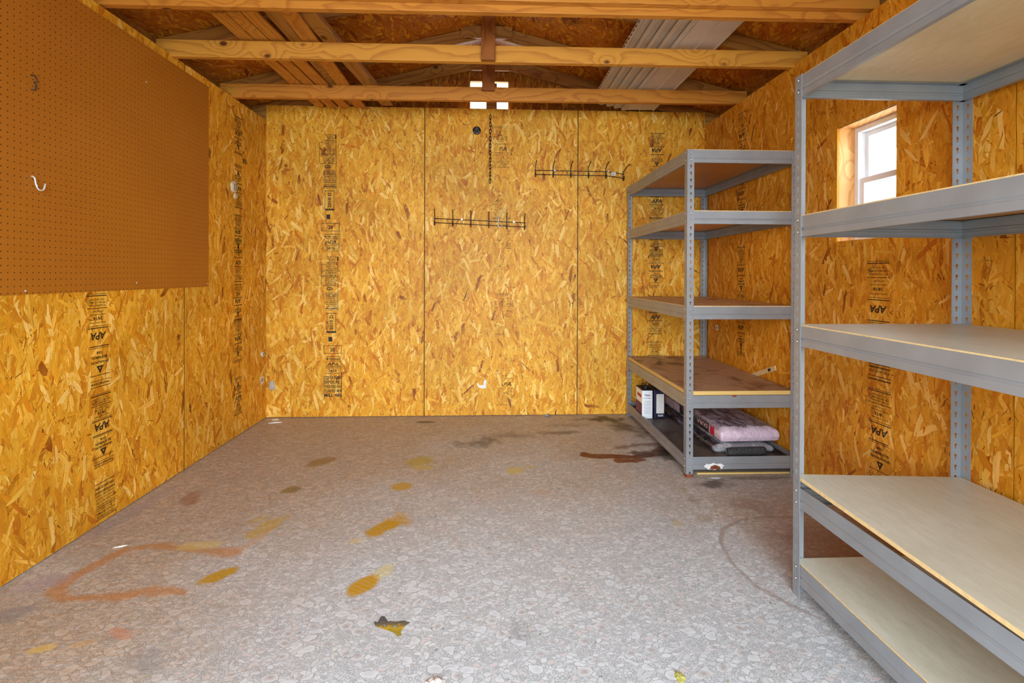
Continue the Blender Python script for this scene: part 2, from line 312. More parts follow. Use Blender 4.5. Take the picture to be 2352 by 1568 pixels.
# ---------------------------------------------------------------- oriented strand board: every strand a thin flake
OSB_PAL = np.array([srgb(*c)[:3] for c in [(236, 190, 84), (230, 176, 58), (222, 160, 40), (212, 144, 28), (196, 122, 18), (172, 96, 10), (124, 60, 8), (244, 208, 122), (72, 38, 8)]])
OSB_P = np.array([.12, .23, .29, .19, .11, .03, .003, .03, .001])
def osb(name, rects, P, N, dens=4200, seed=1, tint=(1, 1, 1), spread=0.42, mat=None, base_thick=0.011, parent=None, ang0=math.pi / 2):
    """rects: (u0,u1,v0,v1) panels in a plane; P(u,v,h)->xyz with h metres off the plane towards the room"""
    rng = np.random.default_rng(seed)
    allv = []; faces = []; cols = []; uv1 = []; uv2 = []; nv = 0
    for (u0, u1, v0, v1) in rects:
        A = (u1 - u0) * (v1 - v0)
        # the panel body
        b = np.array([(u, v, h) for h in (0, -base_thick) for (u, v) in ((u0, v0), (u1, v0), (u1, v1), (u0, v1))])
        allv.append(b)
        for q in ((0, 1, 2, 3), (7, 6, 5, 4), (0, 4, 5, 1), (1, 5, 6, 2), (2, 6, 7, 3), (3, 7, 4, 0)):
            faces.append([nv + i for i in q]); cols += [OSB_PAL[3]] * 4; uv1 += [(0, 0), (.1, 0), (.1, .1), (0, .1)]; uv2 += [(0.5, 0.5)] * 4
        nv += 8
        n = int(dens * A) + 3
        kind = rng.random(n); hero = rng.random(n) < .017; kind = np.where(hero, .1, kind)
        L = np.where(kind < .40, rng.uniform(.06, .14, n), np.where(kind < .66, rng.uniform(.03, .08, n), rng.uniform(.010, .034, n)))
        Wd = np.where(kind < .40, rng.uniform(.012, .034, n), np.where(kind < .66, rng.uniform(.004, .015, n), rng.uniform(.0010, .0042, n)))
        th = ang0 + rng.normal(0, spread, n) + np.where((rng.random(n) < .10) | ((kind > .66) & (rng.random(n) < .5)), rng.uniform(-1.4, 1.4, n), 0)
        cu = rng.uniform(u0, u1, n); cv = rng.uniform(v0, v1, n)
        h = 0.0002 + 0.0010 * rng.random(n) + np.where(kind >= .66, .0004, 0)
        ci = rng.choice(len(OSB_PAL), n, p=OSB_P / OSB_P.sum())
        ci = np.where((kind >= .66) & (rng.random(n) < .40), rng.choice([4, 5, 5, 6, 6, 7, 8, 0], n), ci)
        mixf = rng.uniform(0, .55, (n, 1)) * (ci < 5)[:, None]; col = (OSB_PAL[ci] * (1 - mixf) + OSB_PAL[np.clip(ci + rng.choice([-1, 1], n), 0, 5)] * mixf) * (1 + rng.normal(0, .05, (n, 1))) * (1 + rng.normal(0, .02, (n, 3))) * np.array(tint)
        r1, r2, r3 = rng.uniform(.35, 1, (3, n)); e1, e2 = rng.uniform(-.12, .12, (2, n)) * L; bend = rng.normal(0, .9, n)
        px = np.stack([-L / 2 + e1, -L / 5, L / 4, L / 2 + e2, L / 2 - e2, L / 5, -L / 4, -L / 2 - e1], 1)
        py = np.stack([-Wd / 2 * r1, -Wd / 2, -Wd / 2 * r3, -Wd / 2 * r2, Wd / 2 * r2 * .8, Wd / 2, Wd / 2 * r3, Wd / 2 * r1 * .7], 1)
        flipd = rng.random(n) < .5; fade = rng.uniform(.3, 1.0, n) * (kind < .66) * np.where(hero, .5, 1); h = np.where(hero, .0013, h)
        hc = np.array([srgb(246, 206, 120)[:3], srgb(240, 190, 88)[:3], srgb(192, 110, 14)[:3], srgb(142, 72, 10)[:3], srgb(208, 134, 20)[:3]]) * np.array(tint)
        col = np.where(hero[:, None], hc[rng.choice(5, n, p=[.30, .27, .14, .05, .24])], col)
        fx = px / L[:, None] + .5; fy = py / Wd[:, None] + .5
        pyb = py + bend[:, None] * px ** 2
        c, s = np.cos(th)[:, None], np.sin(th)[:, None]
        U = np.clip(cu[:, None] + px * c - pyb * s, u0, u1); V = np.clip(cv[:, None] + px * s + pyb * c, v0, v1)
        Hh = h[:, None] + (rng.normal(0, .004, n)[:, None] * px + rng.normal(0, .01, n)[:, None] * py)
        kp = (np.ptp(U, 1) > .0006) & (np.ptp(V, 1) > .0006) & (cu > u0 + .001) & (cu < u1 - .001) & (cv > v0 + .001) & (cv < v1 - .001)
        U, V, Hh, px, py, fx, fy, col, flipd, fade, cu, cv = (q[kp] for q in (U, V, Hh, px, py, fx, fy, col, flipd, fade, cu, cv)); n = int(kp.sum())
        allv.append(np.stack([U, V, np.maximum(Hh, .00005)], 2).reshape(-1, 3))
        faces += (np.arange(n * 8).reshape(-1, 8) + nv).tolist()
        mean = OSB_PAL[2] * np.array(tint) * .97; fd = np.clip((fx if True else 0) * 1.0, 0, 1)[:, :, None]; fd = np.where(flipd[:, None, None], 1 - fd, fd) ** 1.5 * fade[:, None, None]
        col8 = col[:, None, :] * (1 - fd) + mean[None, None, :] * fd; col8 *= (1 + .10 * np.sin(cu * 5.1 + np.sin(cv * 3.7) * 2 + seed) * np.cos(cv * 4.3 + seed))[:, None, None]
        cols.append(col8.reshape(-1, 3)); off = rng.uniform(0, 40, (n, 2))
        uv1.append(np.stack([px + off[:, :1], py + off[:, 1:]], 2).reshape(-1, 2)); uv2.append(np.stack([fx, fy], 2).reshape(-1, 2))
        nv += n * 8
    V = np.concatenate(allv)
    pts = P(V[:, 0], V[:, 1], V[:, 2])
    me = bpy.data.meshes.new(name); me.from_pydata(pts.tolist(), [], faces); me.materials.append(mat or M['osb'])
    flat = lambda lst, w: np.concatenate([np.asarray(x, dtype=float).reshape(-1, w) for x in lst])
    C = flat(cols, 3); U1 = flat(uv1, 2); U2 = flat(uv2, 2)
    ca = me.color_attributes.new('strand_color', 'FLOAT_COLOR', 'CORNER'); ca.data.foreach_set('color', np.concatenate([np.clip(C, 0, 1), np.ones((len(C), 1))], 1).ravel())
    a = me.uv_layers.new(name='strand_uv'); a.data.foreach_set('uv', U1.ravel()); a = me.uv_layers.new(name='edge_uv'); a.data.foreach_set('uv', U2.ravel())
    me.update(); o = bpy.data.objects.new(name, me); COL.objects.link(o)
    if parent: o.parent = parent
    return o
st = lambda *a: np.stack(a, 1)
P_back = lambda u, v, h=0.0: st(u, YB - h + 0 * u, v)
P_left = lambda u, v, h=0.0: st(XL + h + 0 * u, u, v)
P_right = lambda u, v, h=0.0: st(XR - h + 0 * u, -u, v)
g = 0.003
wall_back = osb('wall_back', [(XL, -0.514 - g, 0.004, HB), (-0.514 + g, 0.711 - g, 0.004, HB), (0.711 + g, XR, 0.004, HB)], P_back, None, 6200, 11, (.98, .95, .80))
tag(wall_back, kind='structure')
wall_left = osb('wall_left', [(YF, 0.557 - .007, 0.004, HL), (0.557 + .007, 1.777 - .007, 0.004, HL), (1.777 + .007, 2.997 - .007, 0.004, HL), (2.997 + .007, YB, 0.004, HL)], P_left, None, 4600, 12, (1.0, .95, .80))
tag(wall_left, kind='structure')
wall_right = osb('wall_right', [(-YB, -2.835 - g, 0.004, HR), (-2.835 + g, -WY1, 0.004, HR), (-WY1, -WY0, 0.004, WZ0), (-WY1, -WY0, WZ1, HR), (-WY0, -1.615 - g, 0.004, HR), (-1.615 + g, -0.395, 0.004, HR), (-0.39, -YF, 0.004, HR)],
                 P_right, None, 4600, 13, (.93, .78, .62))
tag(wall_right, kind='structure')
# solid wall bodies behind the lining (studs and outer skin)
b = MB(); b.box(XL - .11, XL - .0125, YF - .05, YG + .05, 0, HL); b.box(XL - .135, XL - .115, YF - .05, YG + .05, HL, 2.46)
tag(b.build('wall_left_framing', M['lumber_dark']), kind='structure')
b = MB(); x0, x1 = XR + .0125, XR + .11
b.box(x0, x1, YF - .05, WY0 - .02, 0, HR); b.box(x0, x1, WY1 + .02, YG + .05, 0, HR); b.box(x0, x1, WY0 - .02, WY1 + .02, 0, WZ0 - .02); b.box(x0, x1, WY0 - .02, WY1 + .02, WZ1 + .02, HR)
b.box(XR + .115, XR + .135, YF - .05, YG + .05, HR, 2.46)
tag(b.build('wall_right_framing', M['lumber_dark']), kind='structure')
b = MB(); b.box(XL - .1, XR + .1, YB + .0125, YG - .005, 0, 2.30)
tag(b.build('wall_back_framing', M['lumber_dark']), kind='structure')
# gable sheathing above the back wall, with the vent opening
VX0, VX1, VZ0, VZ1 = -0.166, 0.158, 2.40, 2.706
def gable_rects():
    r = []; n = 44; xs = np.linspace(XL - .14, XR + .14, n + 1)
    for a, c in zip(xs[:-1], xs[1:]):
        top = under((a + c) / 2 if a * c > 0 else 0.01) + 0.01
        if c > VX0 + .001 and a < VX1 - .001:
            continue
        r.append((a, c, 2.30, top))
    i0 = max(x for x in xs if x <= VX0 + .001); i1 = min(x for x in xs if x >= VX1 - .001)
    r += [(i0, VX0, 2.30, 2.86), (VX1, i1, 2.30, 2.86), (VX0, VX1, VZ1, 2.89), (VX0, VX1, 2.30, VZ0)]
    return r
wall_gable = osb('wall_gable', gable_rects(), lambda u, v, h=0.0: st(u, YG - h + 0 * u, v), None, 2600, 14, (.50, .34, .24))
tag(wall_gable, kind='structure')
# front wall with the open double doorway behind the camera
b = MB(); dw, dh = 1.2, 2.1
b.box(XL - .1, -dw, YF - .1, YF, 0, 2.4); b.box(dw, XR + .1, YF - .1, YF, 0, 2.4); b.box(-dw, dw, YF - .1, YF, dh, 2.4)
b.box(XL - .14, XL - .1, YF - .1, YF, 0, 2.4); b.box(XR + .1, XR + .14, YF - .1, YF, 0, 2.4)
for i in range(30):
    xa = XL - .1 + i * (3.7 / 30); xb = xa + 3.7 / 30; b.box(xa, xb, YF - .1, YF, 2.4, under((xa + xb) / 2) + .005)
tag(b.build('wall_front', M['lumber_dark']), kind='structure')
# seams: dark filler strips behind the gaps, and joint lines at corners
b = MB()
for x in (-0.514, 0.711): b.box(x - .003, x + .003, YB + .001, YB + .011, 0, HB)
tag(b.build('trim_1', M['gap']), kind='structure')
b = MB(); b.box(XL - .011, XL - .004, 2.989, 3.005, 0, HL); b.box(XL - .011, XL - .004, 1.769, 1.785, 0, HL)
tag(b.build('trim_2', M['gap_grey']), kind='structure')

# roof sheathing
def roof_part(sgn):
    cs = 1 / math.sqrt(1 + RS ** 2)
    def P(u, v, h=0.0):      # u along depth, v down-slope distance
        return st(sgn * (v * cs), u, RZ - v * RS * cs - h)
    return P
def two_slopes():
    Lr = (2.05) * math.sqrt(1 + RS ** 2)
    def P(u, v, h):
        cs = 1 / math.sqrt(1 + RS ** 2); return st(v * cs, u, RZ - np.abs(v) * RS * cs - h)
    rects = []
    for a, c in ((YF - .1, 0.5), (0.504, 1.72), (1.724, 2.94), (2.944, 4.2)):
        rects += [(a, c, 0.0, Lr), (a, c, -Lr, 0.0)]
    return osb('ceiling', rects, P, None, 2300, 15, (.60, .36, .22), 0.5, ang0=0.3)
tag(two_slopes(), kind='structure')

# ---------------------------------------------------------------- floor with stains
def make_floor():
    st_ = 0.006; xs = np.arange(XL - .1, XR + .1 + st_, st_); ys = np.concatenate([np.array([YF - .35, 0.0, 0.4, 0.8]), np.arange(1.1, YB + .09, st_)])
    X, Y = np.meshgrid(xs, ys); nx, ny = len(xs), len(ys)
    V = np.stack([X.ravel(), Y.ravel(), 0 * X.ravel()], 1)
    idx = np.arange(nx * ny).reshape(ny, nx); Fc = np.stack([idx[:-1, :-1], idx[:-1, 1:], idx[1:, 1:], idx[1:, :-1]], 2).reshape(-1, 4)
    me = bpy.data.meshes.new('floor'); me.from_pydata(V.tolist(), [], Fc.tolist()); me.materials.append(M['floor'])
    x, y = V[:, 0], V[:, 1]; rgb = np.zeros((len(V), 3)); al = np.zeros(len(V))
    rng = np.random.default_rng(5)
    def vnoise(sc, seed):     # value noise
        r = np.random.default_rng(seed); G = r.random((128, 128)); a, b_ = (x * sc) % 127, (y * sc) % 127
        i, j = a.astype(int), b_.astype(int); fa, fb = a - i, b_ - j; fa = fa * fa * (3 - 2 * fa); fb = fb * fb * (3 - 2 * fb)
        return (G[i, j] * (1 - fa) + G[i + 1, j] * fa) * (1 - fb) + (G[i, j + 1] * (1 - fa) + G[i + 1, j + 1] * fa) * fb
    n1, n2, n3 = vnoise(9, 1), vnoise(28, 2), vnoise(3, 3)
    wob = (n1 - .5) * .9 + (n2 - .5) * .7
    def put(m, c, s):
        nonlocal rgb, al
        m = np.clip(m, 0, 1) * s; c = np.array(srgb(*c)[:3])
        na = 1 - (1 - al) * (1 - m); w = np.where(na > 1e-5, m / np.maximum(na, 1e-5), 0)[:, None]
        rgb = rgb * (1 - w) + c * w; al = na
    def ell(cx, cy, a, b_, ang, c, s, soft=.35, rag=.35):
        dx, dy = x - cx, y - cy; u = dx * math.cos(ang) + dy * math.sin(ang); v = -dx * math.sin(ang) + dy * math.cos(ang)
        d = np.sqrt((u / a) ** 2 + (v / b_) ** 2) + wob * rag
        put((1 - d) / soft, c, s)
    def stroke(pts, w, c, s, soft=.5, rag=.5):
        D = np.full(len(x), 9.0)
        for (ax, ay), (bx, by) in zip(pts[:-1], pts[1:]):
            L2 = (bx - ax) ** 2 + (by - ay) ** 2; tt = np.clip(((x - ax) * (bx - ax) + (y - ay) * (by - ay)) / L2, 0, 1)
            D = np.minimum(D, np.hypot(x - ax - tt * (bx - ax), y - ay - tt * (by - ay)))
        put((1 - D / w - wob * rag) / soft, c, s)
    Y1, OR, DK, RU, BR = (188, 142, 0), (186, 120, 34), (66, 62, 60), (104, 50, 28), (140, 98, 70)
    def foot(cx, cy, a, b_, ang, c, s):
        dx, dy = x - cx, y - cy; u = dx * math.cos(ang) + dy * math.sin(ang); v = -dx * math.sin(ang) + dy * math.cos(ang)
        d = np.sqrt((u / a) ** 2 + (v / b_) ** 2) + wob * .55
        tread = .92 + .08 * np.clip(np.sin(u / .0085 * math.pi + n1 * 5) * 1.5 + .3, -1, 1)
        put(np.clip((1 - d) / .3, 0, 1) * tread, c, s)
    foot(-.455, 1.855, .085, .045, 1.05, Y1, 1.0); ell(-.395, 1.95, .06, .035, 1.2, (214, 196, 110), .5)
    foot(-.475, 2.27, .105, .058, .9, Y1, 1.0); ell(-.41, 2.36, .085, .075, .6, Y1, .75, .5, .8); ell(-.56, 2.17, .04, .03, 0, (210, 190, 100), .4)
    foot(-1.015, 1.935, .075, .045, .9, (184, 144, 4), 1.0); foot(-.99, 2.32, .115, .06, 1.1, (188, 156, 40), .7); ell(-1.06, 2.38, .07, .03, .7, (176, 150, 50), .5)
    ell(-.46, 2.72, .065, .055, .2, (190, 150, 30), .85); ell(-1.03, 2.70, .06, .05, .4, (130, 110, 40), .75); ell(-1.00, 3.10, .11, .06, .9, (140, 110, 50), .75)
    ell(-.42, 3.09, .10, .08, .5, (176, 158, 50), .7); ell(-.38, 2.98, .07, .04, 0, (190, 170, 70), .6); ell(.155, 2.92, .06, .06, 0, (200, 180, 80), .7); ell(.24, 2.97, .05, .03, 0, (200, 180, 90), .5)
    stroke([(-1.02, 2.10), (-1.253, 2.137), (-1.40, 2.17), (-1.48, 2.14), (-1.54, 1.98), (-1.53, 1.875), (-1.47, 1.83), (-1.32, 1.83), (-1.20, 1.86), (-1.08, 1.845)], .036, OR, .62, .7, .9)
    stroke([(-1.25, 2.15), (-1.15, 2.17)], .05, (205, 185, 110), .6); stroke([(-1.02, 2.12), (-.98, 2.2), (-.96, 2.3)], .02, (196, 150, 100), .4)
    ell(-1.50, 2.62, .05, .10, .3, (150, 100, 80), .6); ell(-1.15, 1.64, .06, .025, -.5, (196, 136, 104), .6); ell(-1.24, 1.60, .045, .02, .3, (206, 170, 120), .5); ell(-1.34, 1.585, .045, .02, .3, (216, 184, 90), .7)
    ell(-1.62, 1.92, .09, .05, .5, (170, 156, 170), .5); ell(-1.62, 1.72, .14, .05, .4, (128, 130, 140), .55); ell(-1.68, 2.5, .05, .3, -.1, (150, 146, 160), .4)
    # back-of-shed grime
    ell(-.48, 3.90, .09, .04, 0, (70, 56, 46), .75); ell(-.07, 3.40, .22, .10, .4, (92, 88, 88), .75, .8, .9); ell(.17, 3.55, .30, .12, .2, (108, 98, 92), .65, .9, .9)
    ell(.45, 3.60, .22, .05, .1, (70, 66, 64), .6, .6, .9); ell(.85, 3.93, .28, .10, 0, (54, 48, 42), .9, .6, .9); ell(1.02, 3.72, .12, .22, .2, (76, 68, 60), .85, .8, .9)
    ell(.62, 3.78, .25, .06, 0, (110, 96, 84), .5, .8, .9)
    ell(.605, 3.165, .035, .05, 0, RU, .98, .2, .3); stroke([(.60, 3.15), (.70, 3.13), (.80, 3.12), (.90, 3.11), (1.0, 3.14)], .040, RU, .98, .25, .5); stroke([(.80, 3.05), (.88, 3.04), (.92, 3.06)], .045, (116, 58, 22), .95, .2, .6)
    stroke([(.95, 3.16), (1.08, 3.18), (1.16, 3.25)], .08, (82, 52, 44), .9, .5, .8); stroke([(.85, 3.28), (1.02, 3.34), (1.13, 3.33)], .04, (110, 82, 74), .7, .5, .8); ell(1.12, 3.12, .07, .10, 0, (60, 52, 46), .7, .5, .9)
    ell(1.20, 2.68, .16, .06, .1, (84, 66, 56), .8, .8, 1.2); ell(1.30, 2.45, .10, .12, .1, (150, 124, 106), .5, .9, 1.2); ell(1.03, 2.50, .05, .08, .1, (120, 104, 60), .5, .8, 1.3); ell(1.5, 2.76, .2, .03, 0, (110, 98, 88), .5)
    # arc rubbed by the shelf edge, drawn as a ring
    stroke([(1.45, 2.30), (1.30, 2.32), (1.168, 2.29), (1.04, 2.21), (.982, 2.10), (.955, 1.95), (.972, 1.80), (1.03, 1.70), (1.09, 1.62)], .011, (140, 118, 104), .55, .6, .5)
    ell(1.45, 2.05, .36, .30, 0, (140, 100, 86), .6, .7, .4)
    ell(.28, 2.62, .05, .03, 0, (190, 150, 110), .3); ell(1.02, 2.62, .03, .05, 0, (150, 130, 60), .4); ell(.86, 2.27, .03, .05, 0, (170, 150, 70), .4); ell(1.0, 2.31, .05, .04, 0, (150, 130, 80), .4)
    ell(.10, 1.60, .03, .06, .3, (96, 96, 98), .3, .8, .9); ell(-.98, 1.52, .05, .09, .4, (120, 122, 128), .35, .8, .9)
    for _ in range(140):
        ell(rng.uniform(-1.6, 1.2), rng.uniform(1.35, 4.0), *(rng.uniform(.002, .006, 2)), 0, (50, 44, 40), .8, .6, .1)
    for _ in range(60):
        ell(rng.uniform(-1.2, 1.0), rng.uniform(1.35, 2.4), *(rng.uniform(.002, .005, 2)), 0, (176, 196, 20), .8, .6, .1)
    d = np.clip((y - 1.9) / 1.3, 0, 1) * .95 + np.clip((-.45 - x) / .8, 0, 1) * .85 + np.clip((x - 1.05) / .1, 0, 1) * .25
    d = d * (.55 + .8 * n3) + (n1 - .5) * .2
    ca = me.color_attributes.new('stain', 'FLOAT_COLOR', 'POINT'); ca.data.foreach_set('color', np.concatenate([rgb, al[:, None]], 1).ravel())
    da = me.attributes.new('dirt', 'FLOAT', 'POINT'); da.data.foreach_set('value', np.clip(d, 0, 1))
    me.update(); o = bpy.data.objects.new('floor', me); COL.objects.link(o); tag(o, kind='structure'); return o
floor = make_floor()
b = MB(); b.box(XL - .1, XR + .1, YF - .35, YG + .05, -.15, -.002)
tag(b.build('floor_deck', M['lumber_dark']), kind='structure')
# a dark torn spot in the vinyl where yellow glue shows
def blob(name, pts, z, mat, parent=None, thick=.0008):
    m = MB(); c = np.mean(pts, 0); n = m.add([(c[0], c[1], z + thick)] + [(p[0], p[1], z + thick * .4) for p in pts])
    for i in range(len(pts)): m.face([n, n + 1 + i, n + 1 + (i + 1) % len(pts)])
    return m.build(name, mat, parent)
tm = NT('torn_backing'); nn = tm.noise(tm.obj(), 46, 4, .7); sp = tm.new('ShaderNodeSeparateXYZ'); tm.link(tm.obj(), sp.inputs[0])
k = tm.math('ADD', tm.math('MULTIPLY', tm.math('SUBTRACT', 1.652, sp.outputs[1]), 14.0), tm.math('MULTIPLY', nn.outputs[0], .9))
tm.link(tm.ramp(nn.outputs[0], [(0.36, 0.0), (0.40, 1.0)]), tm.b.inputs['Alpha']); M['torn'] = tm.col(tm.ramp(k, [(0.35, srgb(78, 78, 76)), (0.55, srgb(120, 100, 60)), (0.75, srgb(186, 150, 20)), (0.95, srgb(150, 130, 30))]), .8)
torn = blob('torn_spot', [(-.372, 1.665), (-.362, 1.642), (-.335, 1.628), (-.312, 1.618), (-.293, 1.606), (-.283, 1.592), (-.270, 1.596), (-.276, 1.612), (-.270, 1.630), (-.262, 1.643), (-.252, 1.655), (-.275, 1.664), (-.300, 1.660), (-.318, 1.664), (-.334, 1.660), (-.348, 1.666), (-.342, 1.688), (-.353, 1.690), (-.358, 1.664), (-.366, 1.652)], .0006, M['torn'], floor)

# ---------------------------------------------------------------- roof trusses
def stick(name, parent, p0, p1, w, t, mat, roll_y=False):
    """lumber from p0 to p1 (centre line); w = size in the vertical plane, t = size along depth"""
    p0, p1 = Vector(p0), Vector(p1); L = (p1 - p0).length; m = MB(); m.box(-L / 2, L / 2, -t / 2, t / 2, -w / 2, w / 2)
    o = m.build(name, mat, parent, bevel=.0025)
    d = (p1 - p0).normalized(); side = Vector((0, 1, 0)) if abs(d.y) < .8 else Vector((-1, 0, 0)); side = (side - d * side.dot(d)).normalized(); up = d.cross(side)
    mt = Matrix((d, side, up)).transposed().to_4x4(); mt.translation = (p0 + p1) / 2
    o.matrix_local = mt; return o
def truss(Yf, zl, zr, label, mats, king=None, gusset=None, rafter_y=None, front_h=.093, rz=0):
    e = empty('roof_truss', (0, Yf, 2.33), label, 'roof truss', 'roof trusses crossing the shed', rz)
    Z = lambda z: z - 2.33
    stick('bottom_chord', e, (XL - .08, .019, Z(zl) + front_h / 2), (XR + .08, .019, Z(zr) + front_h / 2), front_h, .037, mats[0])
    ry = (rafter_y if rafter_y is not None else Yf + .057) - Yf
    for s in (-1, 1):
        x1 = 1.98; zc = lambda x: under(x) - .0465 - 2.33 - .0015
        stick('rafter', e, (0.0 * s, ry, zc(0)), (s * x1, ry, zc(x1)), .087, .036, mats[1])
    if gusset:
        x0, x1, z0, z1 = gusset; m = MB(); m.box(-(x1 - x0) / 2, (x1 - x0) / 2, -.0125, .0125, -(z1 - z0) / 2, (z1 - z0) / 2)
        o = m.build('gusset', mats[3], e, bevel=.002); o.location = ((x0 + x1) / 2, ry - .0185 - .013, Z((z0 + z1) / 2)); o.rotation_euler = (0, .006, 0)
    if king:
        x0, x1, z0, z1, ky = king; stick('king_post', e, ((x0 + x1) / 2, ky, Z(z0)), ((x0 + x1) / 2, ky, Z(z1)), x1 - x0, .036, mats[2])
    return e
LU, LD, LR = M['lumber'], M['lumber_dark'], M['lumber_red']
truss(3.535, 2.326, 2.348, 'roof truss nearest the back wall, short upright post over the bright vent', (LU, LD, LR, LD), king=(-.053, .034, 2.398, 2.893, -.020), gusset=(-.205, .156, 2.786, 2.872), rafter_y=3.613, rz=.003)
truss(2.860, 2.320, 2.327, 'middle roof truss, its centre post ending flush with the bottom chord', (LU, LD, LR, LD), king=(-.048, .031, 2.322, 2.893, -.020), rafter_y=2.938, rz=-.005)
tr3 = truss(2.352, 2.340, 2.342, 'roof truss nearest the viewer, chord doubled by a second plank', (LU, LD, LR, LD), rafter_y=2.43, rz=-.010)
stick('sister_plank', tr3, (-1.80, -.0195, .045 + .045), (1.82, -.0195, .045 + .045), .09, .036, LU)
# gable rafters against the back wall
ge = empty('gable_rafter_pair', (0, 4.095, 2.33), 'pair of dark rafters meeting above the gable vent on the back wall', 'roof truss')
for s in (-1, 1):
    zc = lambda x: under(x) - .0465 - 2.33 - .0015
    stick('rafter', ge, (0, .0, zc(0)), (s * 1.98, .0, zc(1.98)), .087, .036, LD)
m = MB(); m.box(-.15, .158, -.012, .012, -.035, .035); o = m.build('gusset', LD, ge, bevel=.002); o.location = (0, -.0315, 2.79 - 2.33)
m = MB(); m.box(-.042, .042, -.019, .019, -.22, .22); o = m.build('gable_stud', LD, ge); o.location = (.015, .0, 2.30 + .14 - 2.33); o.rotation_euler = (0, 0, 0)
# top plates seen past the lining at the two back corners
b = MB(); b.box(XL - .11, XL - .002, YB + .013, YB + .05, 2.335, 2.425); b.box(XR + .002, XR + .11, YB + .013, YB + .05, 2.345, 2.43)
tag(b.build('trim_3', LD), kind='structure')

# gable vent: frame, slats, sky outside
v = empty('window_2', ((VX0 + VX1) / 2, YG, (VZ0 + VZ1) / 2)); tag(v, kind='structure')
m = MB(); w_, h_ = (VX1 - VX0) / 2, (VZ1 - VZ0) / 2
for a in ((-w_, -w_ + .008, -h_, h_), (w_ - .008, w_, -h_, h_), (-w_, w_, -h_, -h_ + .008), (-w_, w_, h_ - .006, h_)): m.box(a[0], a[1], -.002, .03, a[2], a[3])
m.build('vent_frame', M['board_edge'], v)
vm_ = NT('white_louvre'); vm_.b.inputs['Transmission Weight'].default_value = 0.0; M['louvre'] = vm_.col(srgb(250, 248, 240), .5)
for k in range(5):
    m = MB(); z = -h_ + .03 + k * .06; m.quad((-w_, .045, z), (w_, .045, z), (w_, .060, z + .014), (-w_, .060, z + .014)); m.box(-w_, w_, .043, .046, z - .001, z + .002)
    m.build('louvre', M['louvre'], v)
area('vent_daylight', ((VX0 + VX1) / 2, YG + .28, 2.56), (math.radians(-90), 0, 0), .36, .34, 5, (0.97, 0.98, 1.0))

# ---------------------------------------------------------------- right-hand window
wn = empty('window_1', (XR + .05, (WY0 + WY1) / 2, (WZ0 + WZ1) / 2)); tag(wn, kind='structure')
hw, hh = (WY1 - WY0) / 2, (WZ1 - WZ0) / 2
m = MB()
m.box(-.0485, .058, hw, hw + .02, -hh - .02, hh + .02); m.box(-.0485, .058, -hw - .02, -hw, -hh - .02, hh + .02); m.box(-.0485, .058, -hw, hw, hh, hh + .02); m.box(-.0485, .058, -hw, hw, -hh - .02, -hh)
o = m.build('jamb', M['lumber_upright'], wn)
def frame(m, y0, y1, z0, z1, t_, xa, xb):
    m.box(xa, xb, y0, y0 + t_, z0, z1); m.box(xa, xb, y1 - t_, y1, z0, z1); m.box(xa, xb, y0 + t_, y1 - t_, z1 - t_, z1); m.box(xa, xb, y0 + t_, y1 - t_, z0, z0 + t_)
m = MB(); frame(m, -hw, hw, -hh, hh, .026, .04, .11); m.build('window_frame', M['vinyl_white'], wn, bevel=.002)
m = MB(); frame(m, -hw + .026, hw - .026, .0, hh - .026, .022, .078, .10); up = m.build('upper_sash', M['vinyl_white'], wn, bevel=.002)
m = MB(); frame(m, -hw + .026, hw - .026, -hh + .026, .03, .028, .05, .074); lo = m.build('lower_sash', M['vinyl_white'], wn, bevel=.002)
m = MB(); m.box(.088, .090, -hw + .046, hw - .046, .02, hh - .046); m.build('glass_pane', M['glass'], up)
m = MB(); m.box(.061, .063, -hw + .052, hw - .052, -hh + .052, .004); m.build('glass_pane', M['glass'], lo)

# ---------------------------------------------------------------- outdoors (seen through window only)
m = MB(); m.box(-30, 30, -30, 30, -.4, -.2); tag(m.build('ground', m_plain('lawn', (150, 156, 120), .9, 0, .2, 3)), kind='structure')
nb = empty('neighbour_house', (7.5, 9.5, -.2), 'pale sided house outside, seen through the window', 'house')
m = MB(); m.box(-.1, 6, -6, 6, 0, 2.6); m.build('wall', M['siding'], nb)
m = MB(); n0 = m.add([(-.5, -6.4, 2.5), (-.5, 6.4, 2.5), (3, 6.4, 4.3), (3, -6.4, 4.3), (6.4, -6.4, 2.5), (6.4, 6.4, 2.5)]); m.face([n0, n0 + 1, n0 + 2, n0 + 3]); m.face([n0 + 3, n0 + 2, n0 + 5, n0 + 4]); m.face([n0, n0 + 3, n0 + 4]); m.face([n0 + 1, n0 + 5, n0 + 2])
m.build('roof', m_plain('grey_shingle', (176, 178, 180), .8, 0, .2, 12), nb)

# ---------------------------------------------------------------- lumber stored on the chords, left
def plank(x0, x1, yf, yb, z, th, w, mat, label):
    e = stick('stored_plank', None, (x0, yf, z + th / 2), (x1, yb, z + th / 2), th, w, mat); return tag(e, label, 'wooden plank', 'planks lying across the truss chords')
zt = 2.443
plank(-1.355, -1.312, 2.60, 4.02, zt - .018, .018, .074, LU, 'leftmost of the pale planks lying across the truss chords')
plank(-1.276, -1.222, 2.585, 4.02, zt - .018, .018, .072, LU, 'middle plank of the three side by side on the truss chords')
plank(-1.197, -1.126, 2.575, 4.02, zt - .018, .018, .074, LU, 'right plank of the three side by side on the truss chords')
plank(-1.000, -1.008, 2.56, 4.02, zt - .018, .018, .083, LU, 'pale plank lying alone, right of the three on the truss chords')
plank(-1.095, -1.06, 2.42, 4.02, zt + .004, .036, .092, LD, 'darker knotty plank lying on the chords between the pale planks')
plank(-.93, -.80, 2.62, 4.02, zt + .004, .036, .09, LD, 'rightmost dark plank on the chords, beside the lone pale plank')

